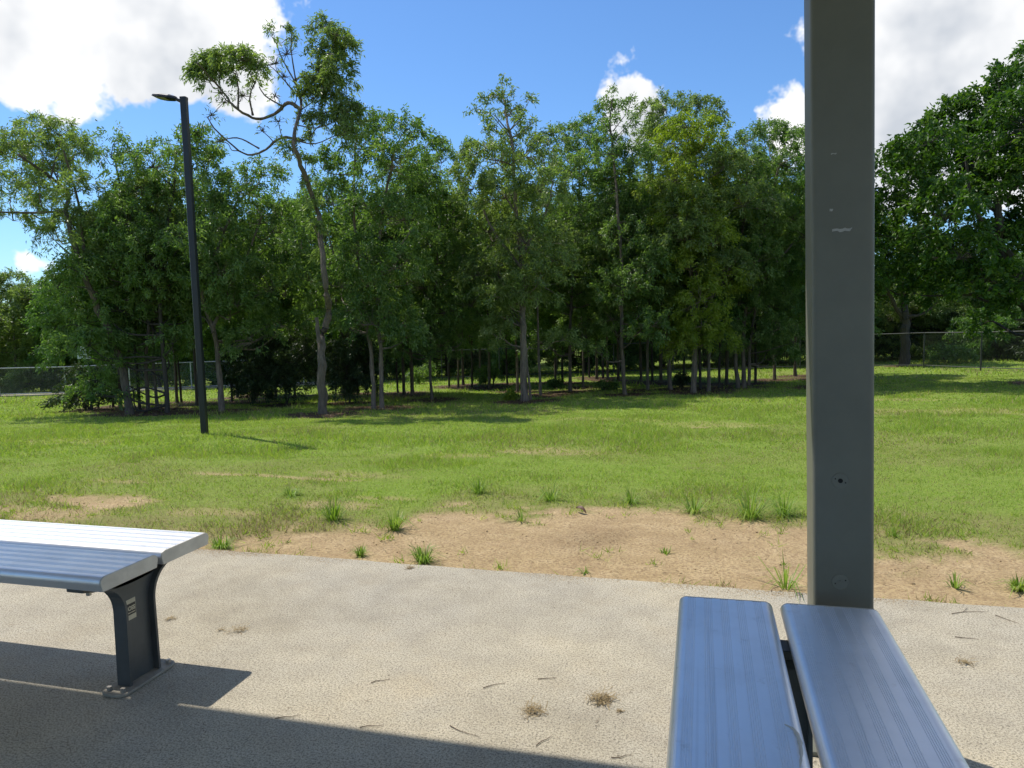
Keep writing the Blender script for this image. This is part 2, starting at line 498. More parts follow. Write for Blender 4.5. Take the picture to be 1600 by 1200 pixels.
def make_ground():
    ys = np.concatenate([np.arange(-60, 0, 6), np.arange(0, 3, .5), np.arange(3.0, 8.5, .05), np.arange(8.5, 18, .12), np.arange(18, 34, .3), np.geomspace(34, 900, 26)])
    xs = np.concatenate([-np.geomspace(900, 26, 22), np.arange(-25, -7, .3), np.arange(-7, 7, .07), np.arange(7, 22, .3), np.geomspace(22.5, 900, 22)])
    X, Y = np.meshgrid(xs, ys)
    Z = zg(X, Y)
    so = soil_mask(X, Y); li = litter_mask(X, Y); dr = dry_mask(X, Y)
    Z = Z + (fbm(X * 8, Y * 8, 91) - .5) * .022 * so * sstep(0.02, .3, Y - SLAB_Y) - .012 * so * sstep(0, .2, Y - SLAB_Y)
    ny, nx = X.shape
    idx = np.arange(ny * nx).reshape(ny, nx)
    f = np.stack([idx[:-1, :-1], idx[:-1, 1:], idx[1:, 1:], idx[1:, :-1]], -1).reshape(-1, 4)
    me = mesh_np('ground', np.stack([X, Y, Z], -1).reshape(-1, 3), f, M['ground'], True)
    for nm, a in (('soil', so), ('litter', li), ('dry', dr)):
        at = me.attributes.new(nm, 'FLOAT', 'POINT'); at.data.foreach_set('value', a.ravel().astype(np.float32))
    o = obj('ground', me); tag(o, kind='structure')

def make_slab():
    # chipped, slightly uneven front edge
    xs = np.arange(-9, 9.01, .04)
    yf = SLAB_Y + (fbm(xs * 2, xs * 0, 8) - .5) * .035 + (fbm(xs * 16, xs * 0, 9) - .5) * .010
    prof = [(-.006, -.12), (.0, -.018), (-.005, -.006), (-.014, 0.0), (-.25, 0.0)]
    V = []; 
    for x, y in zip(xs, yf):
        for dy, z in prof: V.append((x, y + dy, z))
        V.append((x, -7.0, 0.0))
    n = len(prof) + 1
    fc = [(i * n + j, (i + 1) * n + j, (i + 1) * n + j + 1, i * n + j + 1) for i in range(len(xs) - 1) for j in range(n - 1)]
    me = mesh_np('slab', V, fc, M['concrete'], True)
    tag(obj('slab', me), kind='structure')

# ------------------------------------------------------------------ shelter with its grey post
def make_shelter():
    P0X, P0Y, W = .254, 2.085, .152
    root = thing('picnic_shelter', 'shelter with thick grey-green painted steel post behind the right-hand bench', 'shelter', (P0X + W / 2, P0Y + W / 2, 0))
    def rr(w, r, n=5):
        h = w / 2; pts = []
        for cx, cy, a0 in ((h - r, h - r, 0), (-h + r, h - r, 90), (-h + r, -h + r, 180), (h - r, -h + r, 270)):
            for i in range(n + 1):
                a = math.radians(a0 + 90 * i / n); pts.append((cx + r * math.cos(a), cy + r * math.sin(a)))
        return pts
    EH, EY = 2.72, 2.575 - root.location.y          # eave height and front edge, shelter coordinates
    first = None
    for (dx, dy) in ((0, 0), (-4.6, 0), (0, -3.6), (-4.6, -3.6)):
        m = MB(); m.prism([(x + dx, y + dy) for x, y in rr(W, .014)], 2, 0.0, EH - .12)
        if first is None: m.v = [(x - .017 * (z - .45), y, z) for x, y, z in m.v]      # this post leans a little
        p = m.build('post', M['post_grey'], root, smooth=True)
        b = MB().box(dx - .13, dx + .13, dy - .13, dy + .13, .001, .014).build('base_plate', M['post_grey'], p, bevel=.003)
        if first is None: first = p
    yf = -W / 2
    def on_face(px, py):
        v = ray(px, py); s = P0Y / v[1]; P = EYE + v * s
        return P[0] - root.location.x, P[2]      # point of the front face
    def disc(cx, cz, r, y, n=20):
        return [(cx + r * math.cos(2 * math.pi * i / n), cz + r * math.sin(2 * math.pi * i / n)) for i in range(n)]
    for (px, py, opened) in ((1313, 751, True), (1313, 909, False)):
        x, z = on_face(px, py)
        MB().prism(disc(x, z, .021, 0), 1, yf - .0018, yf + .001).build('plug', M['post_plug'], first, bevel=.0007, seg=1)
        MB().prism(disc(x, z, .0062 if opened else .0048, 0, 14), 1, yf - .0026 if opened else yf - .0040, yf).build('plug_hole' if opened else 'plug_screw', M['hole' if opened else 'post_plug'], first)
        for s in (-1, 1):
            q = -1 if opened else 1
            MB().prism(disc(x + s * .0125, z + s * q * .005, .0019, 0, 8), 1, yf - .0024, yf).build('screw_hole', M['hole'], first)
    for px, py, w, h in ((1316, 359, .048, .0085), (1299, 328, .008, .006), (1303, 240, .014, .003)):
        x, z = on_face(px, py)
        up = [(x - w / 2 + w * i / 8, z + h / 2 + rng.uniform(-.25, .1) * h) for i in range(9)]
        lo = [(x + w / 2 - w * i / 8 - (.1 * w if i == 0 else 0), z - h / 2 + rng.uniform(-.3, .45) * h) for i in range(9)]
        MB().prism((up + lo)[::-1], 1, yf - .0006, yf + .0005).build('paint_scratch', M['primer'], first)
    # roof: beams and a sheet roof over the slab
    for y in (0, -3.6):
        MB().box(-5.6, 1.6, y - .06, y + .06, EH - .118, EH + .03).build('beam', M['post_grey'], root, bevel=.004)
    for k in range(9):
        x = -5.5 + k * .88
        MB().box(x - .03, x + .03, -4.1, EY - .10, EH + .032, EH + .09).build('rafter', M['post_grey'], root)
    m = MB(); n = 96
    for i in range(n):
        x0 = -5.8 + i * 8.4 / n; x1 = x0 + 8.4 / n; d = .02 if i % 2 else 0
        m.box(x0 - .003, x1 + .003, -4.3, EY - .001, EH + .092 + d, EH + .114 + d)
    m.build('roof_sheet', M['roof'], root)
    MB().box(-5.8, 2.6, EY, EY + .02, EH, EH + .135).build('fascia', M['post_grey'], root, bevel=.003)

# ------------------------------------------------------------------ aluminium benches
def plank_profile(w=.236, t=.046):
    """outline (y, z) of one ribbed seat extrusion, top at z=0, with grooved bands"""
    pts = []
    r = .020
    for i in range(9):                                   # near rounded edge, from below to the top
        a = math.radians(190 - 100 * i / 8); pts.append((r + r * math.cos(a), -r + r * math.sin(a)))
    y = r + .006
    bands = (.040, .082, .122, .162, .203)
    for b in bands:
        for k in range(5):
            c = b + (k - 2) * .0042
            pts += [(c - .0012, 0), (c - .0007, -.0013), (c + .0007, -.0013), (c + .0012, 0)]
    for i in range(9):
        a = math.radians(90 - 100 * i / 8); pts.append((w - r + r * math.cos(a), -r + r * math.sin(a)))
    pts += [(w - .006, -t), (w - .012, -t), (w - .012, -t + .006), (.012, -t + .006), (.012, -t), (.006, -t)]
    return pts

def cap_profile(w=.236, t=.046):
    p = plank_profile(w, t)
    top = [q for q in p[:9]] + [q for q in p[9 + 100:9 + 109]]
    return top + [(w - .006, -t), (.006, -t)]

SEAT = .45
PW, GAP = .236, .0185
def make_bench(label, loc, rotz, group, length, legs, sticker):
    """local x = along the seat, x=0 is the visible end and the seat runs to -length; y across, centred"""
    root = thing('aluminium_bench', label, 'bench', loc, rotz, group)
    for s, y0 in ((0, -PW - GAP / 2), (1, GAP / 2)):
        prof = [(y0 + a, SEAT + b) for a, b in plank_profile()]
        pl = MB().prism(prof, 0, -length, -.006).build('plank', M['alu'], root)
        for f in pl.data.polygons: f.use_smooth = False
        cp = [(y0 + a, SEAT + b) for a, b in cap_profile()]
        MB().prism(cp, 0, -.0058, 0).build('end_cap', M['alu_end'], pl, bevel=.001, seg=1)
        MB().prism(cp, 0, -length - .006, -length - .0002).build('end_cap', M['alu_end'], pl, bevel=.001, seg=1)
    for x in legs:
        leg = thing_leg(root, x)
        # support bracket under the planks with its notched end
        zt = SEAT - .0475
        br = MB()
        prof = [(-.232, zt), (.232, zt), (.232, zt - .012), (.19, zt - .022), (-.19, zt - .022), (-.232, zt - .012)]
        br.prism(prof, 0, x - .032, x + .032)
        br.build('bracket', M['charcoal'], root, bevel=.002, seg=1)
        for y in (-.20, -.05, .05, .20):
            MB().tube([(x + .020, y, zt - .030), (x + .020, y, zt - .010)], .008, 6).build('bracket_bolt', M['bolt'], root)
    if sticker:
        x = legs[0] + .0063
        y0, y1, z0, z1 = -.055, -.003, .222, .292
        MB().box(x - .0012, x, y0, y1, z0, z1).build('sticker', M['sticker_cream'], leg0(root, legs[0]))
        lg = leg0(root, legs[0])
        MB().box(x - .001, x + .0008, y0 + .002, y1 - .002, z0 + .017, z1 - .015).build('sticker_panel', M['sticker_black'], lg)
        for k in range(7):                               # a line of print too small to read
            MB().box(x + .0009, x + .0014, y0 + .0045 + k * .0063, y0 + .0045 + k * .0063 + (.0052 if k % 3 else .0042), z0 + .0228, z0 + .0262).build('small_print', M['sticker_cream'], lg)
        for txt, size, zz, bold in (('GOSS', .0200, z0 + .0325, .0009),):
            cu = bpy.data.curves.new('lettering', 'FONT'); cu.body = txt; cu.size = size; cu.align_x = 'CENTER'; cu.offset = bold; cu.extrude = .0003
            to = bpy.data.objects.new('tmp', cu); COL.objects.link(to)
            bpy.context.view_layer.update()
            me = bpy.data.meshes.new_from_object(to.evaluated_get(bpy.context.evaluated_depsgraph_get()))
            bpy.data.objects.remove(to)
            w = max(v.co.x for v in me.vertices) - min(v.co.x for v in me.vertices)
            k = min(1.0, (y1 - y0 - .008) / w)
            if txt == 'GOSS': k = (y1 - y0 - .009) / w
            for v in me.vertices:
                a, b, c = v.co
                v.co = (x + .0013 + c, (y0 + y1) / 2 + a * k, zz + b)
            me.materials.clear(); me.materials.append(M['sticker_cream'])
            obj('lettering', me, lg)
    return root

LEG0 = {}
def leg0(root, x): return LEG0[(root.name, x)]

def thing_leg(root, x):
    H = SEAT - .0705
    hw, top = .066, .200
    zs = [0.011, .10, .20, .255] + [.255 + (H - .255) * i / 9 for i in range(1, 10)]
    def half(z):
        if z <= .255: return hw + .004 * (1 - z / .255)
        t = (z - .255) / (H - .255)
        return hw + (top - hw) * (1 - math.sqrt(max(0, 1 - t ** 2.3)))
    m = MB()
    d = .026
    ft = .009
    for s in (-1, 1):                                    # the two curved flanges
        outer = [(s * half(z), z) for z in zs]; inner = [(s * (half(z) - ft * (1 + 1.2 * max(0, (z - .3) / (H - .3)))), z) for z in zs]
        poly = outer + inner[::-1]
        n = len(outer)
        v = [(x + q * d, a, b) for q in (-1, 1) for a, b in outer + inner[::-1]]
        k = len(poly); f = []
        for i in range(n - 1):
            f.append((i, i + 1, k - 2 - i, k - 1 - i)); f.append((k + i, 2 * k - 1 - i, 2 * k - 2 - i, k + i + 1))
        f += [(i, (i + 1) % k, k + (i + 1) % k, k + i) for i in range(k)]
        m.add(v, f)
    # web with an arched top
    web = [(-half(z) + .004, z) for z in zs[:-1]]; web = web + [(-web[-1][0] * math.cos(math.pi * i / 12) * -1, web[-1][1] - .022 * math.sin(math.pi * i / 12)) for i in range(1, 12)] + [(half(z) - .004, z) for z in zs[:-1]][::-1]
    m.prism(web, 0, x - .004, x + .005)
    leg = m.build('leg', M['charcoal'], root, bevel=0)
    LEG0[(root.name, x)] = leg
    r = .03; pl = []
    for cx, cy, a0 in ((.050 - r, .128 - r, 0), (-.050 + r, .128 - r, 90), (-.050 + r, -.128 + r, 180), (.050 - r, -.128 + r, 270)):
        for i in range(5):
            a = math.radians(a0 + 22.5 * i); pl.append((x + cx + r * math.cos(a), cy + r * math.sin(a)))
    MB().prism(pl, 2, .0015, .0115).build('base_plate', M['plate'], leg, bevel=.002, seg=1)
    for sy in (-1, 1):
        for sx in (-1, 1):
            MB().tube([(x + sx * .027, sy * .104, .0117), (x + sx * .027, sy * .104, .024)], .0085, 6).build('bolt', M['bolt'], leg)
    return leg

def make_benches():
    yc = 2.2293 - (2 * PW + GAP) / 2
    make_bench('white-sunlit aluminium two-plank bench on dark pedestal leg with maker sticker', (-1.776, yc, 0), 0, 'aluminium benches on the concrete slab', 1.80, (-.115, -1.66), True)
    rt = .018
    A = np.array([-.0947, 1.9537]); W = 2 * PW + GAP
    C = A + np.array([math.cos(rt), math.sin(rt)]) * W / 2
    b = make_bench('blue-grey shaded ribbed aluminium two-plank bench seat in front of the grey post', (C[0], C[1], 0), rt + math.pi / 2, 'aluminium benches on the concrete slab', 1.80, (-.15, -1.62), False)
    add_scuff(b)

def add_scuff(root):
    # scuffed film mark along the inner edge of the shaded bench's left plank
    inv = Matrix.Translation(root.location) @ Matrix.Rotation(root.rotation_euler[2], 4, 'Z')
    inv = inv.inverted()
    pl = [c for c in root.children if c.name.startswith('plank')][1]
    pts = []
    for px, py in ((1226, 1132), (1240, 1140), (1249, 1156), (1252, 1178), (1250, 1199)):
        v = ray(px, py); P = EYE + v * ((SEAT - CAM_H) / v[2]); q = inv @ Vector(tuple(P)); pts.append((q.x, q.y))
    V, Fc = [], []
    sm = smooth_path([np.array([a, b, 0.0]) for a, b in pts], 4)
    for i, p in enumerate(sm):
        d = sm[min(i + 1, len(sm) - 1)] - sm[max(i - 1, 0)]; n = np.array([-d[1], d[0], 0]); n /= np.linalg.norm(n)
        w = .0035 * math.sin(math.pi * (.08 + .84 * i / (len(sm) - 1))) * (1 + .3 * math.sin(i * 2.3))
        for sgn in (-1, 1):
            for z in (.0003, .0011): V.append(p + n * w * sgn + np.array([0, 0, SEAT + z]))
    for i in range(len(sm) - 1):
        a, b = i * 4, i * 4 + 4
        Fc += [(a + 1, a + 3, b + 3, b + 1), (a, a + 1, b + 1, b), (a + 3, a + 2, b + 2, b + 3)]
    obj('scuff_mark', mesh_np('scuff_mark', np.array(V), np.array(Fc), M['alu_end']), pl)

# ------------------------------------------------------------------ light pole, fence, sign
def make_light_pole():
    P = at_depth(320, 678, 1.0)
    B = ground_at(320, 678)
    t = depth_of(B); top = at_depth(290.5, 155, t)
    h = 4.0
    for _ in range(30):                                  # height whose top meets the measured one
        q = B + np.array([0, 0, h]) - EYE; h += (600 + F_PX * (q @ AX_D) / (q @ AX_F) - 155) * t / F_PX * .8
    root = thing('light_pole', 'tall black square light pole with flat lamp head standing on the lawn', 'light pole', B, .18)
    w0 = w1 = 4.6 * t / F_PX
    m = MB(); v = []
    for z, w in ((-.25, w0), (h * .5, (w0 + w1) / 2), (h, w1)):
        c = w * .22
        for a, b in ((w, w - c), (w - c, w), (-w + c, w), (-w, w - c), (-w, -w + c), (-w + c, -w), (w - c, -w), (w, -w + c)): v.append((a, b, z))
    f = [tuple(range(8))[::-1], tuple(range(16, 24))] + [(k * 8 + i, k * 8 + (i + 1) % 8, k * 8 + 8 + (i + 1) % 8, k * 8 + 8 + i) for k in (0, 1) for i in range(8)]
    m.add(v, f).build('column', M['black_metal'], root)
    MB().prism([(w1 * 1.06 * a, w1 * 1.06 * b) for a, b in ((1, .75), (.75, 1), (-.75, 1), (-1, .75), (-1, -.75), (-.75, -1), (.75, -1), (1, -.75))], 2, h - .003, h + .025).build('column_cap', M['black_metal'], root)
    MB().box(-.10, .10, -.03, .03, .35, .36)
    MB().box(-w0 - .004, -w0 + .004, -.04, .04, .5, .8).build('access_door', M['black_metal'], root, bevel=.002)
    # lamp head reaches to the left, tilted a little upward
    arm = MB().tube([(-w1 * .8, 0, h - .03), (-w1 - .07, 0, h + .010)], .020, 8).build('lamp_arm', M['black_metal'], root)
    hd = MB()
    secs = [(-.10, .04, .018), (-.17, .095, .026), (-.28, .115, .027), (-.36, .10, .020), (-.39, .065, .011)]
    v, f = [], []
    for i, (x, wy, th) in enumerate(secs):
        zc = h + .02 + (-x - .14) * .14
        for a, b in ((wy, -.5), (wy * .9, .3), (wy * .5, 1), (-wy * .5, 1), (-wy * .9, .3), (-wy, -.5)):
            v.append((x, a, zc + b * th * 1.3))
    for i in range(len(secs) - 1):
        for j in range(6): f.append((i * 6 + j, i * 6 + (j + 1) % 6, i * 6 + 6 + (j + 1) % 6, i * 6 + 6 + j))
    f += [tuple(range(6)), tuple(range(24, 30))[::-1]]
    hd.add(v, f); head = hd.build('lamp_head', M['black_metal'], root)
    lv = []
    for x, wy in ((-.22, .068), (-.34, .068)):
        zc = h + .02 + (-x - .14) * .14 - .020
        lv += [(x, -wy, zc), (x, wy, zc), (x, -wy, zc + .012), (x, wy, zc + .012)]
    MB().add(lv, [(0, 1, 5, 4), (2, 6, 7, 3), (0, 4, 6, 2), (1, 3, 7, 5), (0, 2, 3, 1), (4, 5, 7, 6)]).build('lamp_lens', M['lens'], head)

FENCE_H = 1.10
def fence_run(name, label, pxs, rail_mat, h, wire=True, mow=True, group=None):
    base = [ground_at(*p) for p in pxs]
    root = thing(name, label, 'fence', base[0], 0, group)
    o = base[0]
    # resample posts every ~2.1 m
    pts = []
    for a, b in zip(base[:-1], base[1:]):
        L = np.linalg.norm((b - a)[:2]); n = max(1, int(round(L / 2.1)))
        for i in range(n): pts.append(a + (b - a) * i / n)
    pts.append(base[-1])
    pts = [np.array([p[0], p[1], float(zg(p[0], p[1]))]) - o for p in pts]
    for p in pts:
        MB().tube([p + (0, 0, -.2), p + (0, 0, h)], .024, 8).build('fence_post', rail_mat, root, smooth=True)
    up = np.array([0, 0, 1.0])
    for a, b in zip(pts[:-1], pts[1:]):
        MB().tube([a + up * (h - .02), b + up * (h - .02)], .021, 6, False).build('top_rail', rail_mat, root, smooth=True)
        MB().tube([a + up * .09, b + up * .09], .013, 5, False).build('bottom_rail', rail_mat, root, smooth=True)
    if mow:
        for a, b in zip(pts[:-1], pts[1:]):
            d = (b - a) / np.linalg.norm(b - a); n = np.array([-d[1], d[0], 0])
            m = MB(); v = [a + n * .16, b + n * .16, b - n * .16, a - n * .16]
            m.add([q + up * .05 for q in v] + [q - up * .2 for q in v], [(0, 1, 2, 3), (0, 4, 5, 1), (2, 6, 7, 3), (1, 5, 6, 2), (0, 3, 7, 4)])
            m.build('mowing_strip', M['concrete'], root)
    # chain-link: zig-zag wires, too fine to tell apart
    V, Fc = [], []
    w = .0011
    for a, b in zip(pts[:-1], pts[1:]):
        L = np.linalg.norm(b - a); d = (b - a) / L; n = np.array([-d[1], d[0], 0])
        hh = h - .12
        for s in np.arange(-hh, L, .055):
            for sg in (1, -1):
                p0, p1 = (s, 0.0), (s + hh, hh)
                t0 = max(0, -p0[0]) ; t1 = min(hh, L - p0[0])
                if t1 - t0 < .02: continue
                q0 = a + d * (s + t0) + up * (.09 + (t0 if sg > 0 else hh - t0)); q1 = a + d * (s + t1) + up * (.09 + (t1 if sg > 0 else hh - t1))
                k = len(V)
                V += [q0 + up * w, q0 - up * w, q0 + n * w * 1.6, q1 + up * w, q1 - up * w, q1 + n * w * 1.6]
                Fc += [(k, k + 1, k + 4, k + 3), (k + 1, k + 2, k + 5, k + 4), (k + 2, k, k + 3, k + 5)]
    me = mesh_np('chain_link', np.array(V), np.array(Fc), rail_mat)
    tag(obj('chain_link', me, root), kind='stuff')
    return root

def make_sign():
    B = ground_at(144, 642)
    t = depth_of(B)
    root = thing('sign', 'small pale sign board on a dark post among leaves at left end of trees', 'sign', B, .25)
    zt = at_depth(139, 541, t)[2] - B[2]; zb = at_depth(139, 560, t)[2] - B[2]
    MB().tube([(0, 0, -.2), (0, 0, zt)], .022, 8).build('post', M['black_metal'], root)
    bd = MB().box(-.20, .09, -.034, -.026, zb, zt).build('board', M['white_board'], root, bevel=.003)
    for k in range(4):
        z = zt - .05 - k * .045
        MB().box(-.17, .02 + .04 * (k % 2), -.0352, -.0338, z - .006, z + .006).build('text_line', M['dark_steel'], bd)

# ------------------------------------------------------------------ trees
def unit(v):
    return v / (np.linalg.norm(v, axis=-1, keepdims=True) + 1e-9)

def leaf_mesh(P, D, Ln, Wd, r):
    """one folded pointed blade per row: P base, D direction"""
    n = len(P)
    R_ = unit(r.normal(size=(n, 3)))
    S = unit(np.cross(D, R_)); Nn = np.cross(S, D)
    mid = P + D * (Ln * .48)[:, None]
    lift = Nn * (Wd * .35)[:, None]
    tip = P + D * Ln[:, None] - np.array([0, 0, 1]) * (Ln * .12)[:, None]
    V = np.stack([P, mid + S * (Wd * .5)[:, None] + lift, tip, mid - S * (Wd * .5)[:, None] + lift], 1).reshape(-1, 3)
    i = np.arange(n)[:, None] * 4
    Fc = np.concatenate([i + np.array([[0, 1, 2]]), i + np.array([[0, 2, 3]])], 1).reshape(-1, 3)
    return V, Fc

def smooth_path(pts, n=4, jit=0.0, r=None):
    """Catmull-Rom through the points"""
    pts = [np.asarray(p, float) for p in pts]
    P = [2 * pts[0] - pts[1]] + pts + [2 * pts[-1] - pts[-2]]
    out = []
    for i in range(1, len(P) - 2):
        for k in range(n):
            t = k / n
            q = .5 * (2 * P[i] + (P[i + 1] - P[i - 1]) * t + (2 * P[i - 1] - 5 * P[i] + 4 * P[i + 1] - P[i + 2]) * t * t + (3 * P[i] - P[i - 1] - 3 * P[i + 1] + P[i + 2]) * t ** 3)
            if jit and len(out): q = q + r.normal(size=3) * jit
            out.append(q)
    out.append(pts[-1])
    return out

def grow(root, origin, trunks, lobes, leafmat, bark, r, leaf=(.078, .026), clumps=52, per=46, spread=.135, twigs=True, droop=.45, limb_r=.03, tag_limbs=True, shell=.62):
    """trunks: list of (path, r0, r1) in world coordinates; lobes: list of (centre, radius, density)"""
    origin = np.asarray(origin, float)
    mt = MB(); spine = []
    for path, r0, r1 in trunks:
        q = smooth_path(path, 5, r0 * .10, r); n = len(q)
        rad = [r0 + (r1 - r0) * (i / (n - 1)) ** .85 for i in range(n)]
        rad[0] *= 1.18; rad = [a * .84 * (1 + .10 * math.sin(i * 2.1 + r0 * 900)) for i, a in enumerate(rad)]
        mt.tube([p - origin for p in q], rad, 8)
        for p, a in zip(q, rad): spine.append((p, a))
    sp = np.array([p for p, a in spine]); sr = np.array([a for p, a in spine])
    ml = mt
    LP, LD, LT = [], [], []
    for c, rad, dens in lobes:
        c = np.asarray(c, float)
        dd = np.linalg.norm(sp - c, axis=1) + np.maximum(0, sp[:, 2] - c[2] + .15) * 3.0
        j = int(np.argmin(dd)); a = sp[j]; L = np.linalg.norm(c - a)
        if L > .12:
            m1 = a + (c - a) * .4 + np.array([0, 0, -.08 * L]) + r.normal(size=3) * .05 * L
            m2 = a + (c - a) * .75 + r.normal(size=3) * .06 * L
            q = smooth_path([a, m1, m2, c], 3)
            lr = min(sr[j] * .6, limb_r * (.5 + .5 * rad / .5))
            ml.tube([p - origin for p in q], list(np.linspace(lr, .006, len(q))), 5, False)
        k = max(3, int(clumps * dens * (rad / .6) ** 1.9))
        bare = dens < .3
        if bare: k = 14 + int(260 * rad ** 2)
        d = unit(r.normal(size=(k, 3))); d[:, 2] = np.where(d[:, 2] < -.5, -d[:, 2], d[:, 2])
        asp = np.array([r.uniform(.85, 1.25), r.uniform(.85, 1.25), r.uniform(.7, 1.0)])
        cc = c + d * asp * (rad * (shell + (1.15 - shell) * r.random(k) ** .8))[:, None]
        if twigs:
            for q in (cc if bare else cc[r.random(k) < .4]):
                mid = (c + q) / 2 + r.normal(size=3) * .08 * rad
                ml.tube([c - origin, mid - origin, q - origin], [.007, .0045, .0022], 3, False)
        m = r.integers(0, 4, k) if bare else r.integers(int(per * .5), int(per * 1.5) + 1, k)
        rep = np.repeat(np.arange(k), m); nn = len(rep)
        # a spray: leaves set along a drooping shoot that leaves the crown outward
        ax = unit(unit(cc - c) + r.normal(size=(k, 3)) * .5 + np.array([0, 0, -.15])) * (spread * r.uniform(.8, 2.0, k))[:, None]
        sfrac = r.random(nn)
        base = cc[rep] + ax[rep] * (sfrac - .35)[:, None] + r.normal(size=(nn, 3)) * (spread * .30)
        base[:, 2] -= spread * .5 * sfrac ** 2
        D = unit(unit(ax[rep]) * .7 + r.normal(size=(nn, 3)) * .62 + np.array([0, 0, -droop]))
        LP.append(base); LD.append(D)
        LT.append(np.clip(.25 + .5 * r.random(k)[rep] + .45 * (sfrac - .5) + r.normal() * .10, 0, 1))
    mt.build('trunk', bark, root, smooth=True)
    P = np.concatenate(LP) - origin; D = np.concatenate(LD); n = len(P)
    Ln = leaf[0] * r.uniform(.6, 1.35, n); Wd = leaf[1] * r.uniform(.7, 1.3, n)
    V, Fc = leaf_mesh(P, D, Ln, Wd, r)
    me = mesh_np('crown', V, Fc, leafmat)
    at_ = me.attributes.new('tone', 'FLOAT', 'POINT'); at_.data.foreach_set('value', np.repeat(np.concatenate(LT), 4).astype(np.float32))
    obj('crown', me, root)
    return n

def px_lobes(lst, t, r, zs=.8):
    out = []
    for L in lst:
        x, y, q = L[:3]; dens = L[3] if len(L) > 3 else 1.0
        rad = q * t / F_PX
        out.append((at_depth(x, y, t + r.uniform(-zs, zs)), rad, dens))
    return out

def px_path(lst, t, dz=None):
    return [at_depth(x, y, t + (dz[i] if dz else 0)) for i, (x, y) in enumerate(lst)]

NLEAF = 0
def px_tree(name, label, cat, base, trunks, lobes, leafmat, bark, seed, group='trees of the belt behind the lawn', rear=True, zs=.8, hang=0, **kw):
    """a tree laid out from the photograph: its foot on the lawn gives its distance"""
    global NLEAF
    r = np.random.default_rng(seed)
    B = ground_at(*base); t = depth_of(B)
    root = thing(name, label, cat, B, 0, group)
    TREE_FEET.append((B[0], B[1], 1.0))
    tr = []
    for path, w0, w1 in trunks:
        pts = px_path(path, t)
        if path[0] == base: pts[0] = np.array([B[0], B[1], B[2] - .08])
        rr_ = np.random.default_rng(seed + 5)
        for i in range(1, len(pts)): pts[i] = pts[i] + AX_F * rr_.uniform(-.12, .12) * i
        tr.append((pts, w0 * t / F_PX / 2, w1 * t / F_PX / 2))
    lb = px_lobes(lobes, t, r, zs)
    if hang:                                             # low sprays hanging on the open side
        for k in range(hang):
            lb.append((at_depth(base[0] + r.uniform(-62, 62), r.uniform(390, 552), t + r.uniform(-.7, .6)), r.uniform(22, 34) * t / F_PX, .75))
    if rear:                                             # the crown is as deep as it is wide
        for x, y, q, *dn in lobes:
            if r.random() < .55:
                lb.append((at_depth(x + r.uniform(-12, 12), y + r.uniform(-4, 14), t) + AX_F * r.uniform(.8, 1.6), q * t / F_PX, (dn[0] if dn else 1) * .6))
    NLEAF += grow(root, B, tr, lb, M[leafmat], M[bark], r, **kw)
    return root

MAJOR = []      # (px of the foot, phrase) for telling the slender trees apart

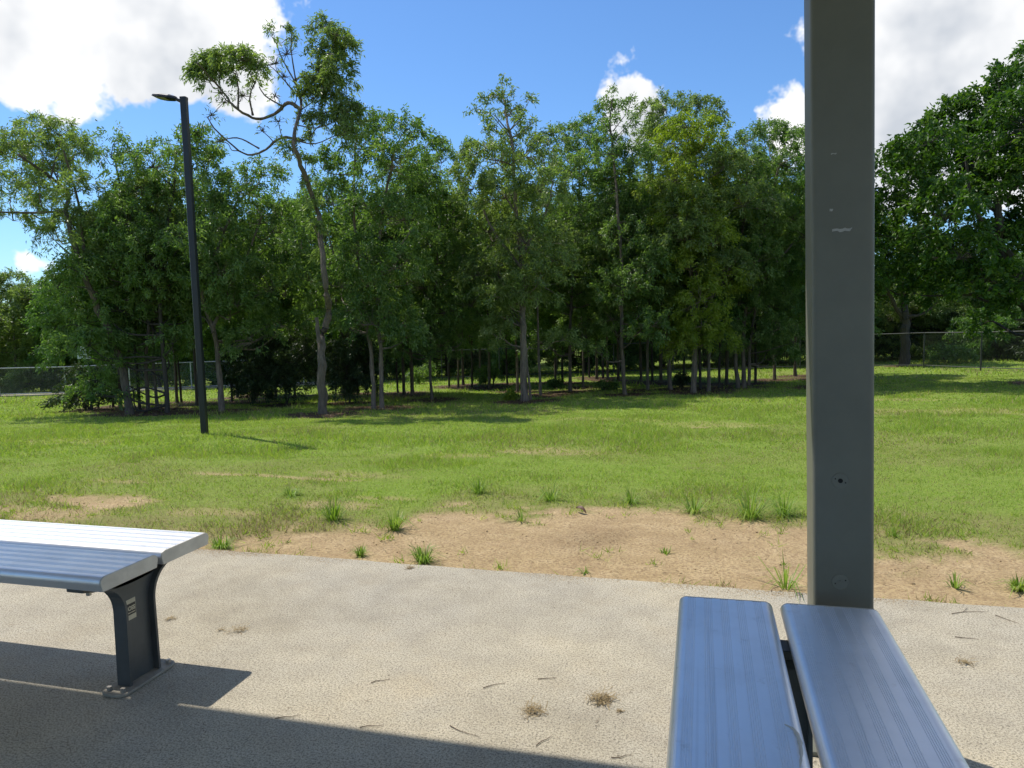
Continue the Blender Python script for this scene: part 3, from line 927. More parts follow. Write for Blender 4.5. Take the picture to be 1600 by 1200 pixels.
def make_belt():
    # 1 airy tree at the left end
    px_tree('feathery_tree', 'airy feathery tree with long leaning trunk at the left end of the belt', 'tree', (203, 647),
            [([(203, 647), (182, 560), (158, 470), (131, 394), (105, 330), (75, 285), (57, 255)], 15, 5), ([(105, 330), (40, 330), (-10, 335)], 6, 3), ([(131, 394), (118, 320), (110, 240)], 6, 3)],
            [(60, 207, 30, .8), (25, 222, 28, .8), (95, 212, 26, .8), (125, 232, 24, .8), (5, 240, 26, .7), (70, 240, 30, .6), (100, 268, 28, .6), (55, 285, 26, .5), (15, 300, 26, .5), (120, 300, 30, .8), (60, 330, 28, .5), (20, 345, 24, .45), (110, 345, 30, .7), (85, 375, 24, .7), (-20, 280, 30, .6), (-30, 330, 30, .6), (-50, 240, 34, .7)],
            'leaf_olive', 'bark', 101, leaf=(.090, .020), clumps=95, per=44, spread=.13)
    MAJOR.append((203, 'the leaning feathery tree'))
    px_tree('leafy_tree', 'bushy mid-green tree just left of the black light pole', 'tree', (262, 645),
            [([(262, 645), (255, 560), (250, 470), (255, 380), (262, 300), (275, 240)], 9, 4), ([(250, 470), (215, 400), (195, 330), (180, 250)], 6, 3)],
            [(178, 225, 22, .7), (198, 238, 18, .7), (165, 245, 20, .7), (240, 262, 40), (285, 235, 38), (205, 300, 40), (262, 320, 46), (315, 215, 26), (318, 262, 36), (200, 365, 44), (292, 385, 48), (245, 420, 48), (175, 425, 42), (185, 485, 42), (235, 505, 46), (292, 480, 40), (150, 470, 34), (140, 540, 34), (200, 550, 36), (150, 595, 24), (120, 612, 18), (165, 620, 16), (330, 330, 36), (122, 425, 34), (105, 480, 36), (135, 505, 36), (90, 450, 28), (112, 550, 28), (85, 515, 26), (160, 560, 30)],
            'leaf_mid', 'bark_dark', 102, hang=7)
    MAJOR.append((262, 'the bushy tree by the pole'))
    px_tree('leafy_tree', 'leafy tree with pale forked trunk just right of the black light pole', 'tree', (347, 643),
            [([(347, 643), (340, 580), (333, 520), (325, 460), (345, 390), (380, 320)], 12, 4), ([(333, 520), (318, 497), (300, 492)], 4, 2), ([(333, 510), (375, 420), (410, 330)], 6, 3)],
            [(375, 300, 40), (350, 360, 42), (410, 275, 32), (425, 340, 44), (400, 405, 46), (345, 430, 38), (370, 480, 40), (425, 455, 42), (440, 510, 36), (395, 535, 34), (330, 300, 28)],
            'leaf_mid', 'bark_pale', 103, hang=12)
    MAJOR.append((347, 'the pale forked tree'))
    # 4 the tall tree with the bare-twigged arm
    px_tree('tall_tree', 'tallest tree with crooked trunk and long bare-twigged arm reaching left', 'tree', (505, 647),
            [([(505, 647), (502, 572), (499, 525), (510, 488), (511, 437), (494, 332), (481, 270), (475, 236), (470, 165), (462, 120), (470, 80)], 18, 3),
             ([(499, 535), (494, 496)], 8, 7),
             ([(470, 172), (450, 160), (425, 172), (395, 180), (372, 172), (345, 140), (325, 115)], 8, 3),
             ([(395, 180), (390, 150), (395, 120)], 4, 2), ([(372, 172), (372, 140), (362, 108)], 4, 2), ([(440, 165), (415, 150), (400, 130)], 3, 2),
             ([(474, 220), (440, 215), (405, 232), (375, 235), (345, 210), (320, 180)], 6, 2),
             ([(405, 232), (370, 215), (330, 218)], 3, 2), ([(462, 130), (440, 90), (425, 55)], 3, 1.5), ([(462, 125), (455, 80), (452, 40)], 3, 1.5), ([(465, 150), (435, 115), (412, 92)], 3, 1.2),
             ([(470, 150), (500, 110), (520, 60)], 5, 2), ([(472, 190), (510, 175), (540, 165)], 4, 2)],
            [(312, 112, 17, 1.57), (332, 98, 18, 1.57), (355, 92, 18, 1.57), (380, 95, 18, 1.57), (402, 110, 15, 1.40), (320, 128, 13, 1.05), (345, 118, 15, 0.88), (372, 118, 15, 0.88), (398, 130, 11, 0.88),
             (505, 45, 18, 1.40), (525, 55, 17, 1.40), (540, 75, 16, 1.40), (520, 85, 19, 1.40), (495, 75, 14, 1.05), (530, 108, 20, 1.40), (500, 112, 17, 1.40), (488, 128, 16, 1.40), (515, 135, 20, 1.40), (540, 130, 14, 1.22), (490, 155, 18, 1.22), (520, 165, 20, 1.22), (545, 175, 20, 1.40), (440, 40, 9, .4), (425, 52, 8, .3), (455, 60, 8, .3), (505, 195, 24, .8), (540, 210, 24, .9), (455, 235, 18, .7), (430, 150, 9, .25), (350, 160, 10, .2), (330, 180, 10, .15), (345, 220, 9, .25), (410, 205, 10, .15), (435, 190, 12, .2), (448, 85, 16, .2), (430, 100, 14, .2), (445, 120, 14, .2), (380, 150, 16, .2), (345, 145, 14, .2), (478, 250, 8, 1.2), (484, 285, 9, 1.2), (489, 320, 10, 1.2), (492, 355, 11, 1.2), (500, 395, 10, 1.2), (470, 182, 8, 1.2), (465, 145, 8, 1.2), (473, 215, 8, 1.2)],
            'leaf_olive', 'bark', 104, rear=False, zs=.35, leaf=(.085, .022), clumps=120, per=38, spread=.10, limb_r=.016)
    MAJOR.append((505, 'the tallest crooked tree'))
    px_tree('leafy_tree', 'dense dark-green tree with twin pale trunks right of the tallest tree', 'tree', (590, 639),
            [([(584, 639), (579, 554), (567, 472), (559, 417), (553, 330), (560, 240)], 9, 4), ([(597, 639), (593, 545), (590, 500), (587, 408), (600, 320), (620, 240)], 9, 4), ([(567, 472), (530, 420), (510, 360)], 4, 2), ([(587, 440), (640, 360)], 4, 2)],
            [(565, 190, 26), (598, 205, 30), (632, 208, 30), (662, 232, 30), (560, 245, 40), (612, 265, 44), (660, 285, 38), (505, 265, 34), (520, 320, 42), (575, 325, 44), (630, 345, 46), (510, 385, 40), (565, 400, 42), (615, 420, 44), (540, 450, 36), (485, 440, 34), (470, 390, 34), (590, 470, 34), (525, 500, 26)],
            'leaf_mid', 'bark_pale', 105, hang=14)
    MAJOR.append((590, 'the twin-trunked tree'))
    px_tree('leafy_tree', 'slim leafy tree with low hanging foliage left of the centre trunk', 'tree', (675, 624),
            [([(675, 624), (672, 540), (680, 460), (685, 380), (692, 300)], 6, 3)],
            [(690, 255, 26), (680, 310, 38), (705, 340, 40), (670, 385, 42), (715, 420, 44), (660, 450, 44), (700, 490, 42), (650, 510, 38), (690, 540, 28), (735, 480, 36), (722, 232, 18)],
            'leaf_mid', 'bark', 106, hang=12)
    MAJOR.append((675, 'the slim low-foliage tree'))
    px_tree('leafy_tree', 'olive-green tree with straight pale trunk and thin leafy leader above its crown', 'tree', (820, 627),
            [([(820, 627), (817, 525), (817, 467), (815, 408), (805, 320), (800, 240), (790, 175), (785, 125)], 15, 2.5), ([(829, 624), (826, 590), (822, 556), (828, 540)], 5, 2), ([(815, 420), (770, 360), (750, 310)], 6, 3), ([(815, 400), (850, 340), (865, 280)], 6, 3), ([(797, 215), (765, 180), (742, 165)], 2, 1), ([(796, 205), (815, 180), (826, 155)], 2, 1)],
            [(785, 128, 10, 1), (775, 150, 13, 1), (793, 150, 12, 1), (758, 160, 13, .9), (742, 168, 10, .8), (770, 178, 13, .8), (800, 172, 13, .9), (822, 158, 11, .9), (812, 188, 13, .9), (775, 205, 14, .8), (800, 212, 16, .9), (830, 195, 8, .6),
             (745, 240, 26), (775, 255, 36), (820, 245, 38), (855, 225, 28), (740, 295, 38), (790, 310, 46), (845, 300, 44), (760, 365, 46), (820, 380, 48), (860, 380, 40), (780, 435, 44), (840, 445, 42), (750, 430, 38), (800, 490, 30)],
            'leaf_olive', 'bark_pale', 107, hang=10)
    MAJOR.append((820, 'the straight pale centre trunk'))
    px_tree('leafy_tree', 'mid-green tree with thin bare lower trunk right of the centre trunk', 'tree', (891, 612),
            [([(891, 612), (890, 540), (891, 481), (895, 400), (905, 320), (905, 240)], 7, 3)],
            [(885, 220, 28), (918, 210, 30), (890, 275, 42), (935, 270, 38), (900, 340, 46), (945, 345, 42), (885, 405, 42), (925, 425, 44), (880, 470, 38), (915, 500, 34)],
            'leaf_mid', 'bark', 108, hang=12)
    MAJOR.append((891, 'the bare-trunked tree'))
    px_tree('leafy_tree', 'leafy tree with rounded tuft of leaves standing out against the small cloud', 'tree', (977, 617),
            [([(977, 617), (972, 525), (970, 430), (965, 330), (960, 240), (955, 190), (958, 150)], 8, 2.5), ([(958, 205), (980, 175)], 2, 1)],
            [(958, 148, 12, 1.1), (945, 165, 13, 1.1), (968, 168, 14, 1.1), (985, 160, 11, 1), (938, 190, 13, 1), (960, 195, 16, 1), (985, 190, 13, 1), (955, 240, 30), (985, 255, 34), (960, 300, 42), (1000, 330, 42), (970, 375, 44), (1010, 410, 42), (975, 450, 42), (1005, 490, 36), (955, 500, 32)],
            'leaf_mid', 'bark', 109, hang=10)
    MAJOR.append((977, 'the cloud-tufted tree'))
    px_tree('leafy_tree', 'tree with rounded olive dome and slightly curved pale trunk', 'tree', (1048, 609),
            [([(1048, 609), (1045, 560), (1039, 502), (1034, 446), (1040, 360), (1055, 260)], 9, 4)],
            [(1015, 178, 24), (1040, 172, 24), (1065, 168, 24), (1095, 168, 24), (1118, 180, 18), (1035, 205, 28), (1020, 260, 34), (1030, 320, 38), (1040, 390, 40), (1030, 440, 36), (1060, 470, 36)],
            'leaf_olive', 'bark_pale', 110, hang=12)
    MAJOR.append((1048, 'the olive-domed tree'))
    px_tree('leafy_tree', 'tree with bright yellow-green crown and straight grey trunk', 'tree', (1083, 614),
            [([(1083, 614), (1085, 525), (1083, 467), (1085, 408), (1082, 320), (1080, 240)], 11, 4), ([(1085, 500), (1097, 490), (1106, 480)], 4, 2), ([(1083, 440), (1120, 370), (1130, 330)], 5, 3)],
            [(1075, 200, 32), (1105, 215, 30), (1050, 225, 28), (1080, 250, 40), (1125, 262, 34), (1050, 285, 36), (1100, 310, 42), (1140, 330, 36), (1070, 345, 40), (1115, 380, 42), (1075, 420, 40), (1125, 440, 38), (1095, 470, 34)],
            'leaf_bright', 'bark_pale', 111, hang=10)
    MAJOR.append((1083, 'the yellow-green tree'))
    px_tree('leafy_tree', 'multi-stemmed dark tree at the right end of the belt beside the post', 'tree', (1158, 607),
            [([(1153, 607), (1150, 540), (1152, 480), (1160, 380), (1165, 280)], 8, 4), ([(1163, 607), (1163, 520), (1170, 440), (1200, 340), (1215, 260)], 8, 4), ([(1170, 602), (1176, 520), (1190, 440), (1240, 380)], 6, 3)],
            [(1160, 225, 30), (1195, 212, 28), (1230, 215, 28), (1265, 225, 32), (1170, 280, 40), (1215, 275, 38), (1255, 290, 38), (1165, 345, 42), (1215, 350, 44), (1260, 370, 42), (1180, 410, 44), (1235, 425, 44), (1160, 460, 40), (1205, 480, 42), (1255, 490, 40), (1190, 530, 30), (1240, 535, 28), (1140, 515, 28)],
            'leaf_mid', 'bark', 112, hang=10)
    MAJOR.append((1158, 'the multi-stemmed tree'))
    px_tree('leafy_tree', 'dark tree mostly hidden behind the grey post at the belt end', 'tree', (1290, 606),
            [([(1290, 606), (1292, 500), (1300, 400), (1305, 300)], 9, 4)],
            [(1300, 235, 36), (1330, 262, 36), (1290, 300, 44), (1330, 340, 42), (1300, 400, 44), (1335, 430, 38), (1290, 480, 40), (1325, 505, 34)],
            'leaf_deep', 'bark_dark', 113)

# slender trees: three kinds, then copies
def make_proto(kind, seed, h, lobes, leafmat, bark, r0, lean, **kw):
    r = np.random.default_rng(seed)
    root = thing('slender_tree', 'slender tree', 'tree')
    path = [np.array([lean * (k / 4) ** 1.5 + r.normal() * .06 * k / 4, r.normal() * .06 * k / 4, -.08 + (h * .93) * k / 4]) for k in range(5)]
    path2 = [path[2] + 0, path[2] + np.array([.35, .1, .9]), path[2] + np.array([.6, .15, 1.7])]
    lb = []
    for (z, rr_, n, rad) in lobes:
        for i in range(n):
            a = r.uniform(0, 6.28) + i * 6.28 / n
            fx = np.interp(z, [p[2] for p in path], [p[0] for p in path])
            lb.append((np.array([fx + rr_ * math.cos(a), rr_ * math.sin(a), z + r.uniform(-.25, .25)]), rad * r.uniform(.8, 1.2), 1.0))
    grow(root, (0, 0, 0), [(path, r0, .018), (path2, r0 * .5, .012)], lb, M[leafmat], M[bark], r, **kw)
    return root

def make_slender():
    pr = [make_proto(0, 201, 5.4, [(1.75, .45, 2, .34), (2.4, .55, 3, .42), (3.1, .7, 4, .5), (3.8, .75, 4, .55), (4.5, .6, 4, .5), (5.1, .3, 2, .42)], 'leaf_mid', 'bark', .058, .25),
          make_proto(1, 202, 5.0, [(1.5, .4, 2, .32), (2.1, .5, 3, .40), (2.8, .6, 3, .48), (3.5, .7, 4, .52), (4.2, .6, 3, .5), (4.8, .3, 2, .4)], 'leaf_deep', 'bark_dark', .045, -.2),
          make_proto(2, 203, 5.2, [(2.9, .5, 3, .42), (3.5, .7, 4, .5), (4.2, .7, 4, .5), (4.9, .4, 3, .42)], 'leaf_olive', 'bark_pale', .048, .1)]
    feet = [(177, 637, 1, .80), (190, 641, 0, .85), (218, 640, 1, .85), (233, 643, 0, .85), (246, 641, 2, .9), (277, 630, 0, .9), (284, 629, 1, .85), (309, 633, 0, .95), (363, 628, 1, .85), (371, 622, 0, .9),
            (398, 618, 1, .9), (432, 622, 0, .92), (462, 620, 1, .95), (540, 622, 0, .95), (560, 616, 1, .95), (622, 614, 1, .92), (632, 617, 0, .92), (645, 618, 0, 1.0), (702, 604, 1, 1.0), (716, 606, 2, .95), (724, 602, 0, 1.02), (737, 606, 1, .95), (750, 603, 2, .98), (765, 606, 0, .95), (793, 600, 1, 1.02), (809, 612, 2, .95),
            (845, 618, 2, .95), (868, 598, 0, 1.05), (879, 599, 1, 1.05), (911, 606, 2, 1.0), (921, 590, 1, 1.08), (933, 593, 0, 1.08), (943, 591, 1, 1.1), (950, 594, 2, 1.05), (967, 595, 0, 1.05), (1001, 598, 0, 1.06), (1012, 609, 2, .95), (1020, 596, 1, 1.05), (1032, 598, 0, 1.05), (1068, 600, 1, 1.0), (1095, 607, 1, 1.0), (1107, 612, 2, 1.0), (1123, 606, 1, 1.0), (1136, 601, 0, 1.0), (1180, 600, 1, 1.05), (1210, 594, 0, 1.08), (1243, 588, 0, 1.15), (1265, 592, 1, 1.1)]
    r = np.random.default_rng(77)
    used = [False] * 3
    ordn = ['first', 'second', 'third', 'fourth', 'fifth', 'sixth', 'seventh', 'eighth']
    maj = sorted(MAJOR)
    count = {}
    for px, py, k, s in sorted(feet):
        B = ground_at(px, py)
        o = pr[k] if not used[k] else copy_tree(pr[k])
        used[k] = True
        o.location = tuple(B); o.rotation_euler = (0, 0, r.uniform(0, 6.28))
        q = s * r.uniform(.93, 1.04); o.scale = (q * r.uniform(.9, 1.1), q * r.uniform(.9, 1.1), q)
        left = [m for m in maj if m[0] <= px]
        if left:
            ph = left[-1][1]; count[ph] = count.get(ph, 0) + 1
            o['label'] = 'slender young tree, %s thin trunk right of %s' % (ordn[count[ph] - 1], ph)
        else:
            ph = 'L'; count[ph] = count.get(ph, 0) + 1
            o['label'] = 'slender young tree, %s of two thin trunks left of the leaning feathery tree' % ordn[count[ph] - 1]
        o['category'] = 'tree'; o['group'] = 'slender young trees in the belt'
        TREE_FEET.append((B[0], B[1], .95))

def shrub(label, px, py, rpx, hpx, mat, seed, group, leaf=(.075, .026), dens=1.0):
    r = np.random.default_rng(seed)
    B = ground_at(px, py); t = depth_of(B); R_ = rpx * t / F_PX; H = hpx * t / F_PX
    root = thing('shrub', label, 'shrub', B, 0, group)
    lb, st = [], []
    n = int(min(34, 7 + R_ * H * 17))
    for i in range(n):
        a = r.uniform(0, 6.28); q = R_ * math.sqrt(r.random()); z = H * r.uniform(.18, .88) * (1 - .25 * (q / R_) ** 2)
        lb.append((np.array([B[0] + q * math.cos(a), B[1] + q * math.sin(a), B[2] + z]), min(R_, H) * r.uniform(.34, .5), dens))
    for i in range(4):
        a = r.uniform(0, 6.28)
        st.append(([np.array([B[0], B[1], B[2] - .05]), B + np.array([R_ * .2 * math.cos(a), R_ * .2 * math.sin(a), H * .3]), B + np.array([R_ * .5 * math.cos(a), R_ * .5 * math.sin(a), H * .7])], .018, .006))
    grow(root, B, st, lb, M[mat], M['bark_dark'], r, leaf=leaf, clumps=56, per=36, spread=.12, limb_r=.012)
    TREE_FEET.append((B[0], B[1], R_ * 1.3))

def make_shrubs():
    g = 'shrubs under the tree belt'
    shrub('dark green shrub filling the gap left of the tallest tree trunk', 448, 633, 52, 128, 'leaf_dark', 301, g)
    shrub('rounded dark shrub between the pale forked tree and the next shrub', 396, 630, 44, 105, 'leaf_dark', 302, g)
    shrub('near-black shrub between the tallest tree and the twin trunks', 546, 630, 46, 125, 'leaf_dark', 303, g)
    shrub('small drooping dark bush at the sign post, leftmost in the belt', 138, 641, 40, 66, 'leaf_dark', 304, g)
    shrub('small leafy bush behind the slim low-foliage tree', 655, 600, 20, 40, 'leaf_mid', 305, g)
    shrub('low sunlit sprout of leaves right of the thin bare-trunked tree', 945, 611, 20, 14, 'leaf_mid', 306, g)
    shrub('low green weed clump left of the thin bare-trunked tree', 868, 607, 10, 14, 'leaf_mid', 307, g)
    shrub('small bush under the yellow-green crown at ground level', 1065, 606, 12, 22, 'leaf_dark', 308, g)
    shrub('small sprout of bright leaves near the centre trunk foot', 799, 624, 8, 12, 'leaf_bright', 309, g)
    shrub('leafy bush between thin trunks left of the centre trunk', 770, 604, 18, 42, 'leaf_mid', 310, g)

def make_right_trees():
    px_tree('broadleaf_tree', 'huge dark glossy broadleaf tree rising at the right edge', 'tree', (1625, 598),
            [([(1625, 598), (1615, 520), (1600, 450), (1580, 390), (1560, 330), (1550, 250)], 34, 10), ([(1605, 480), (1565, 455), (1530, 430), (1490, 380), (1455, 320)], 16, 5), ([(1600, 450), (1640, 360), (1650, 260), (1640, 160)], 18, 6), ([(1580, 400), (1520, 330), (1500, 250)], 10, 4)],
            [(1395, 275, 32), (1425, 248, 34), (1455, 222, 34), (1490, 195, 36), (1525, 168, 36), (1560, 140, 38), (1595, 125, 42), (1640, 110, 50), (1390, 325, 36), (1440, 300, 48), (1495, 265, 52), (1550, 225, 54), (1605, 200, 56), (1420, 365, 40), (1475, 345, 50), (1535, 315, 54), (1595, 290, 56), (1660, 240, 60), (1500, 405, 44), (1555, 385, 50), (1620, 370, 54), (1450, 400, 36), (1540, 440, 40), (1600, 440, 40), (1680, 330, 60), (1480, 440, 26), (1580, 490, 26)],
            'leaf_glossy', 'bark_dark', 401, group='trees by the right-hand fence', zs=1.6, leaf=(.115, .056), clumps=44, per=30, spread=.17, droop=.2, limb_r=.06, shell=.7)
    px_tree('broadleaf_tree', 'smaller bright-leaved tree with short forked dark trunk right of the post', 'tree', (1412, 572),
            [([(1412, 572), (1413, 530), (1412, 492), (1425, 460), (1440, 420)], 20, 6), ([(1412, 500), (1395, 475), (1382, 450), (1375, 420)], 10, 4), ([(1414, 496), (1440, 490), (1465, 470)], 7, 3), ([(1412, 492), (1408, 450), (1405, 400)], 8, 3)],
            [(1380, 400, 28), (1405, 385, 30), (1425, 405, 28), (1385, 435, 28), (1415, 440, 28), (1445, 430, 24), (1465, 455, 18), (1375, 360, 26), (1440, 385, 26), (1360, 440, 24), (1345, 400, 30), (1350, 350, 30)],
            'leaf_glossy', 'bark_dark', 402, group='trees by the right-hand fence', zs=.8, leaf=(.105, .052), clumps=56, per=32, spread=.16, droop=.2, shell=.65)

def make_back_trees():
    """trees and shrubs beyond the fence, copies of two kinds"""
    r = np.random.default_rng(500)
    pa = make_proto(0, 501, 5.5, [(.45, 1.1, 5, .55), (1.0, 1.2, 5, .65), (1.8, 1.3, 5, .75), (2.6, 1.3, 5, .8), (3.6, 1.2, 5, .8), (4.6, .9, 4, .7), (5.2, .4, 2, .55)], 'leaf_deep', 'bark_dark', .11, .1, leaf=(.12, .046), clumps=36, per=34, spread=.2)
    pb = make_proto(1, 502, 5.0, [(.45, 1.1, 5, .55), (1.1, 1.1, 5, .65), (1.9, 1.2, 5, .75), (2.9, 1.2, 5, .75), (3.9, 1.0, 4, .7), (4.7, .5, 3, .6)], 'leaf_olive', 'bark', .09, -.1, leaf=(.12, .042), clumps=36, per=34, spread=.2)
    spots = []
    for k in range(24):
        px = -50 + k * 73
        spots.append((px + r.uniform(-20, 20), r.uniform(28.5, 32), r.uniform(.85, 1.05)))
    for k in range(18):
        px = -30 + k * 98
        spots.append((px + r.uniform(-30, 30), r.uniform(36, 44), r.uniform(1.05, 1.3)))
    used = [0, 0]
    for i, (px, t, s) in enumerate(spots):
        P = at_depth(px, 520, t)
        if 1300 < px < 1800: s *= .72
        if px < 90: s *= .90
        k = 1 if (px < 120 or r.random() < .35) else 0
        p = (pa, pb)[k]
        o = p if not used[k] else copy_tree(p)
        used[k] += 1
        o.name = 'background_tree'
        o.location = (P[0], P[1], float(zg(P[0], P[1]))); o.rotation_euler = (0, 0, r.uniform(0, 6.28)); o.scale = (s * 1.1, s * 1.1, s)
        vis = -20 < px < 130
        row = 'nearer' if i < 24 else 'rear'
        sel = [q for q in (spots[:24] if i < 24 else spots[24:]) if -60 < q[0] < 1660]
        rank = sum(q[0] < px for q in sel)
        nth = ['leftmost', 'second', 'third', 'fourth', 'fifth', 'sixth', 'seventh', 'eighth', 'ninth', 'tenth', 'eleventh', 'twelfth', 'thirteenth', 'fourteenth', 'fifteenth', 'sixteenth', 'seventeenth', 'eighteenth', 'nineteenth', 'twentieth', 'twenty-first', 'twenty-second', 'twenty-third', 'twenty-fourth', 'twenty-fifth'][rank]
        tone = 'olive' if k else 'dark green'
        o['label'] = '%s background tree beyond the fence, %s%s in the %s row' % (tone, nth, '' if rank == 0 else ' from left', row)
        o['group'] = 'background trees far left' if vis else ('background trees right of the post' if px > 1340 else 'background trees behind the belt')
        o['category'] = 'tree'
    g = 'bushes along the far side of the fence'
    for i, (px, py, rp, hp, mt, lb) in enumerate(((40, 610, 34, 34, 'leaf_bright', 'bright green bush behind the white-railed fence at far left'), (95, 608, 26, 30, 'leaf_mid', 'mid-green bush behind the white-railed fence, beside its post'),
                                                  (1480, 566, 40, 26, 'leaf_deep', 'low dark bush behind the fence between two posts right of the grey post'), (1395, 560, 36, 60, 'leaf_dark', 'dark shrub behind the short forked trunk right of the post'), (1560, 560, 50, 70, 'leaf_deep', 'grey-green shrub behind the fence near the right edge'), (1480, 556, 36, 70, 'leaf_dark', 'tall dark shrub behind the fence right of the forked trunk'),
                                                  (1620, 562, 40, 60, 'leaf_dark', 'dark shrub behind the fence at the very right edge'), (1180, 566, 50, 46, 'leaf_deep', 'dark bush behind the fence seen past the right end of the belt'))):
        shrub(lb, px, py, rp, hp, mt, 520 + i, g, leaf=(.12, .035))
        TREE_FEET.pop()

# ------------------------------------------------------------------ lawn and small things
def blades(x, y, ln, w, r, lean=.7, zoff=-.004):
    n = len(x)
    z = zg(x, y) + zoff
    P = np.stack([x, y, z], 1)
    a = r.uniform(0, 2 * math.pi, n); l = np.abs(r.normal(0, lean, n)) + .15
    D = unit(np.stack([np.cos(a) * l, np.sin(a) * l, np.ones(n)], 1))
    S = unit(np.cross(D, unit(r.normal(size=(n, 3)))))
    V = np.stack([P - S * (w * .5)[:, None], P + S * (w * .5)[:, None], P + D * ln[:, None]], 1).reshape(-1, 3)
    return V, np.arange(3 * n).reshape(n, 3)

def wedge_points(t0, t1, n, r):
    t = np.sqrt(r.uniform(t0 * t0, t1 * t1, n))
    u = r.uniform(-.92, .90, n) * t
    f = np.array([math.sin(YAW), math.cos(YAW)]); g = np.array([math.cos(YAW), -math.sin(YAW)])
    return t * f[0] + u * g[0], t * f[1] + u * g[1]

def make_grass():
    r = np.random.default_rng(900)
    Vg, Vd = [], []
    for t0, t1, n, ln, w in ((3.3, 7.5, 250000, .036, .0042), (7.5, 12, 245000, .046, .0068), (12, 19, 165000, .060, .012), (19, 34, 80000, .085, .024)):
        x, y = wedge_points(t0, t1, n, r)
        keep = y > SLAB_Y + .02
        so = soil_mask(x, y); li = litter_mask(x, y); dr = dry_mask(x, y)
        p = (1 - so) ** 1.6 * (1 - .9 * li) * (.35 + .65 * sstep(.25, .62, fbm(x * 3, y * 3, 15)))
        k1 = keep & (r.random(n) < p)
        x, y, dr = x[k1], y[k1], dr[k1]
        m = len(x)
        tall = .55 + 1.0 * sstep(.45, .78, fbm(x * 1.1, y * 1.1, 44)) + .5 * sstep(.6, .8, fbm(x * 4, y * 4, 45))
        L = ln * tall * r.uniform(.5, 1.5, m)
        isdry = r.random(m) < .12 + .5 * dr
        for sel, store in ((~isdry, Vg), (isdry, Vd)):
            V, _ = blades(x[sel], y[sel], L[sel], np.full(sel.sum(), w) * r.uniform(.7, 1.4, sel.sum()), r, 1.0)
            store.append(V)
    ex = r.uniform(-6, 3.2, 5000); ex = ex[r.random(5000) < .04 + .9 * sstep(.55, .8, fbm(ex * 2.3, ex * 0, 66))]
    V, _ = blades(ex, SLAB_Y + np.abs(r.normal(size=len(ex))) * .03 + .008, .045 * r.uniform(.4, 1.4, len(ex)), .004 * r.uniform(.7, 1.3, len(ex)), r, 1.2, .0)
    Vd.append(V[: len(V) // 6 * 3]); Vg.append(V[len(V) // 6 * 3:])
    cx, cy = wedge_points(3.4, 9.5, 9000, r)             # loose weeds and seedlings in the worn turf
    sc = soil_mask(cx, cy)
    k = (cy > SLAB_Y + .05) & (r.random(len(cx)) < .05 + .55 * sc * (1 - sc) * 4 * .5 + .04 * (sc < .3))
    cx, cy = cx[k], cy[k]
    nb = r.integers(4, 22, len(cx)); rp = np.repeat(np.arange(len(cx)), nb)
    sz = r.uniform(.35, 1.3, len(cx))[rp]
    V, _ = blades(cx[rp] + r.normal(size=len(rp)) * .022 * sz, cy[rp] + r.normal(size=len(rp)) * .022 * sz, .055 * sz * r.uniform(.5, 1.4, len(rp)), .0045 * r.uniform(.7, 1.3, len(rp)), r, 1.3)
    Vg.append(V)
    for V, nm, mat, lb in ((Vg, 'lawn_grass', 'grass', 'short green lawn grass covering the open ground'), (Vd, 'dry_grass', 'grass_dry', 'dry yellowed grass blades mixed through the lawn')):
        V = np.concatenate(V)
        o = obj(nm, mesh_np(nm, V, np.arange(len(V)).reshape(-1, 3), M[mat])); tag(o, lb, 'grass', kind='stuff')
    # straw lying on the bare soil
    x, y = wedge_points(3.2, 8, 60000, r)
    so = soil_mask(x, y); k = (y > SLAB_Y + .01) & (r.random(len(x)) < .10 + .35 * so * (.4 + fbm(x * 3, y * 3, 61)))
    x, y = x[k], y[k]
    V = lying(x, y, r, .03, .0028)
    o = obj('straw_litter', mesh_np('straw_litter', V, np.arange(len(V)).reshape(-1, 3), M['straw'])); tag(o, 'dry straw bits scattered over the bare sandy soil', 'straw', kind='stuff')
    # leaf litter under the trees
    x, y = wedge_points(12, 24, 90000, r)
    k = r.random(len(x)) < litter_mask(x, y) * .5
    V = lying(x[k], y[k], r, .07, .025, .012)
    o = obj('leaf_litter', mesh_np('leaf_litter', V, np.arange(len(V)).reshape(-1, 3), M['litter'])); tag(o, 'brown fallen leaves on the ground under the trees', 'leaf litter', kind='stuff')

def lying(x, y, r, ln, w, zo=.002, slab=False):
    n = len(x)
    z = (np.zeros(n) if slab else zg(x, y) + (fbm(x * 8, y * 8, 91) - .5) * .022 * soil_mask(x, y) - .012 * soil_mask(x, y)) + zo + .004
    P = np.stack([x, y, z], 1); a = r.uniform(0, 6.283, n)
    D = np.stack([np.cos(a), np.sin(a), r.normal(0, .12, n)], 1); S = np.stack([-np.sin(a), np.cos(a), r.normal(0, .25, n)], 1)
    L = ln * r.uniform(.4, 1.6, n); W = w * r.uniform(.6, 1.4, n)
    return np.stack([P - S * (W / 2)[:, None], P + S * (W / 2)[:, None], P + D * L[:, None]], 1).reshape(-1, 3)

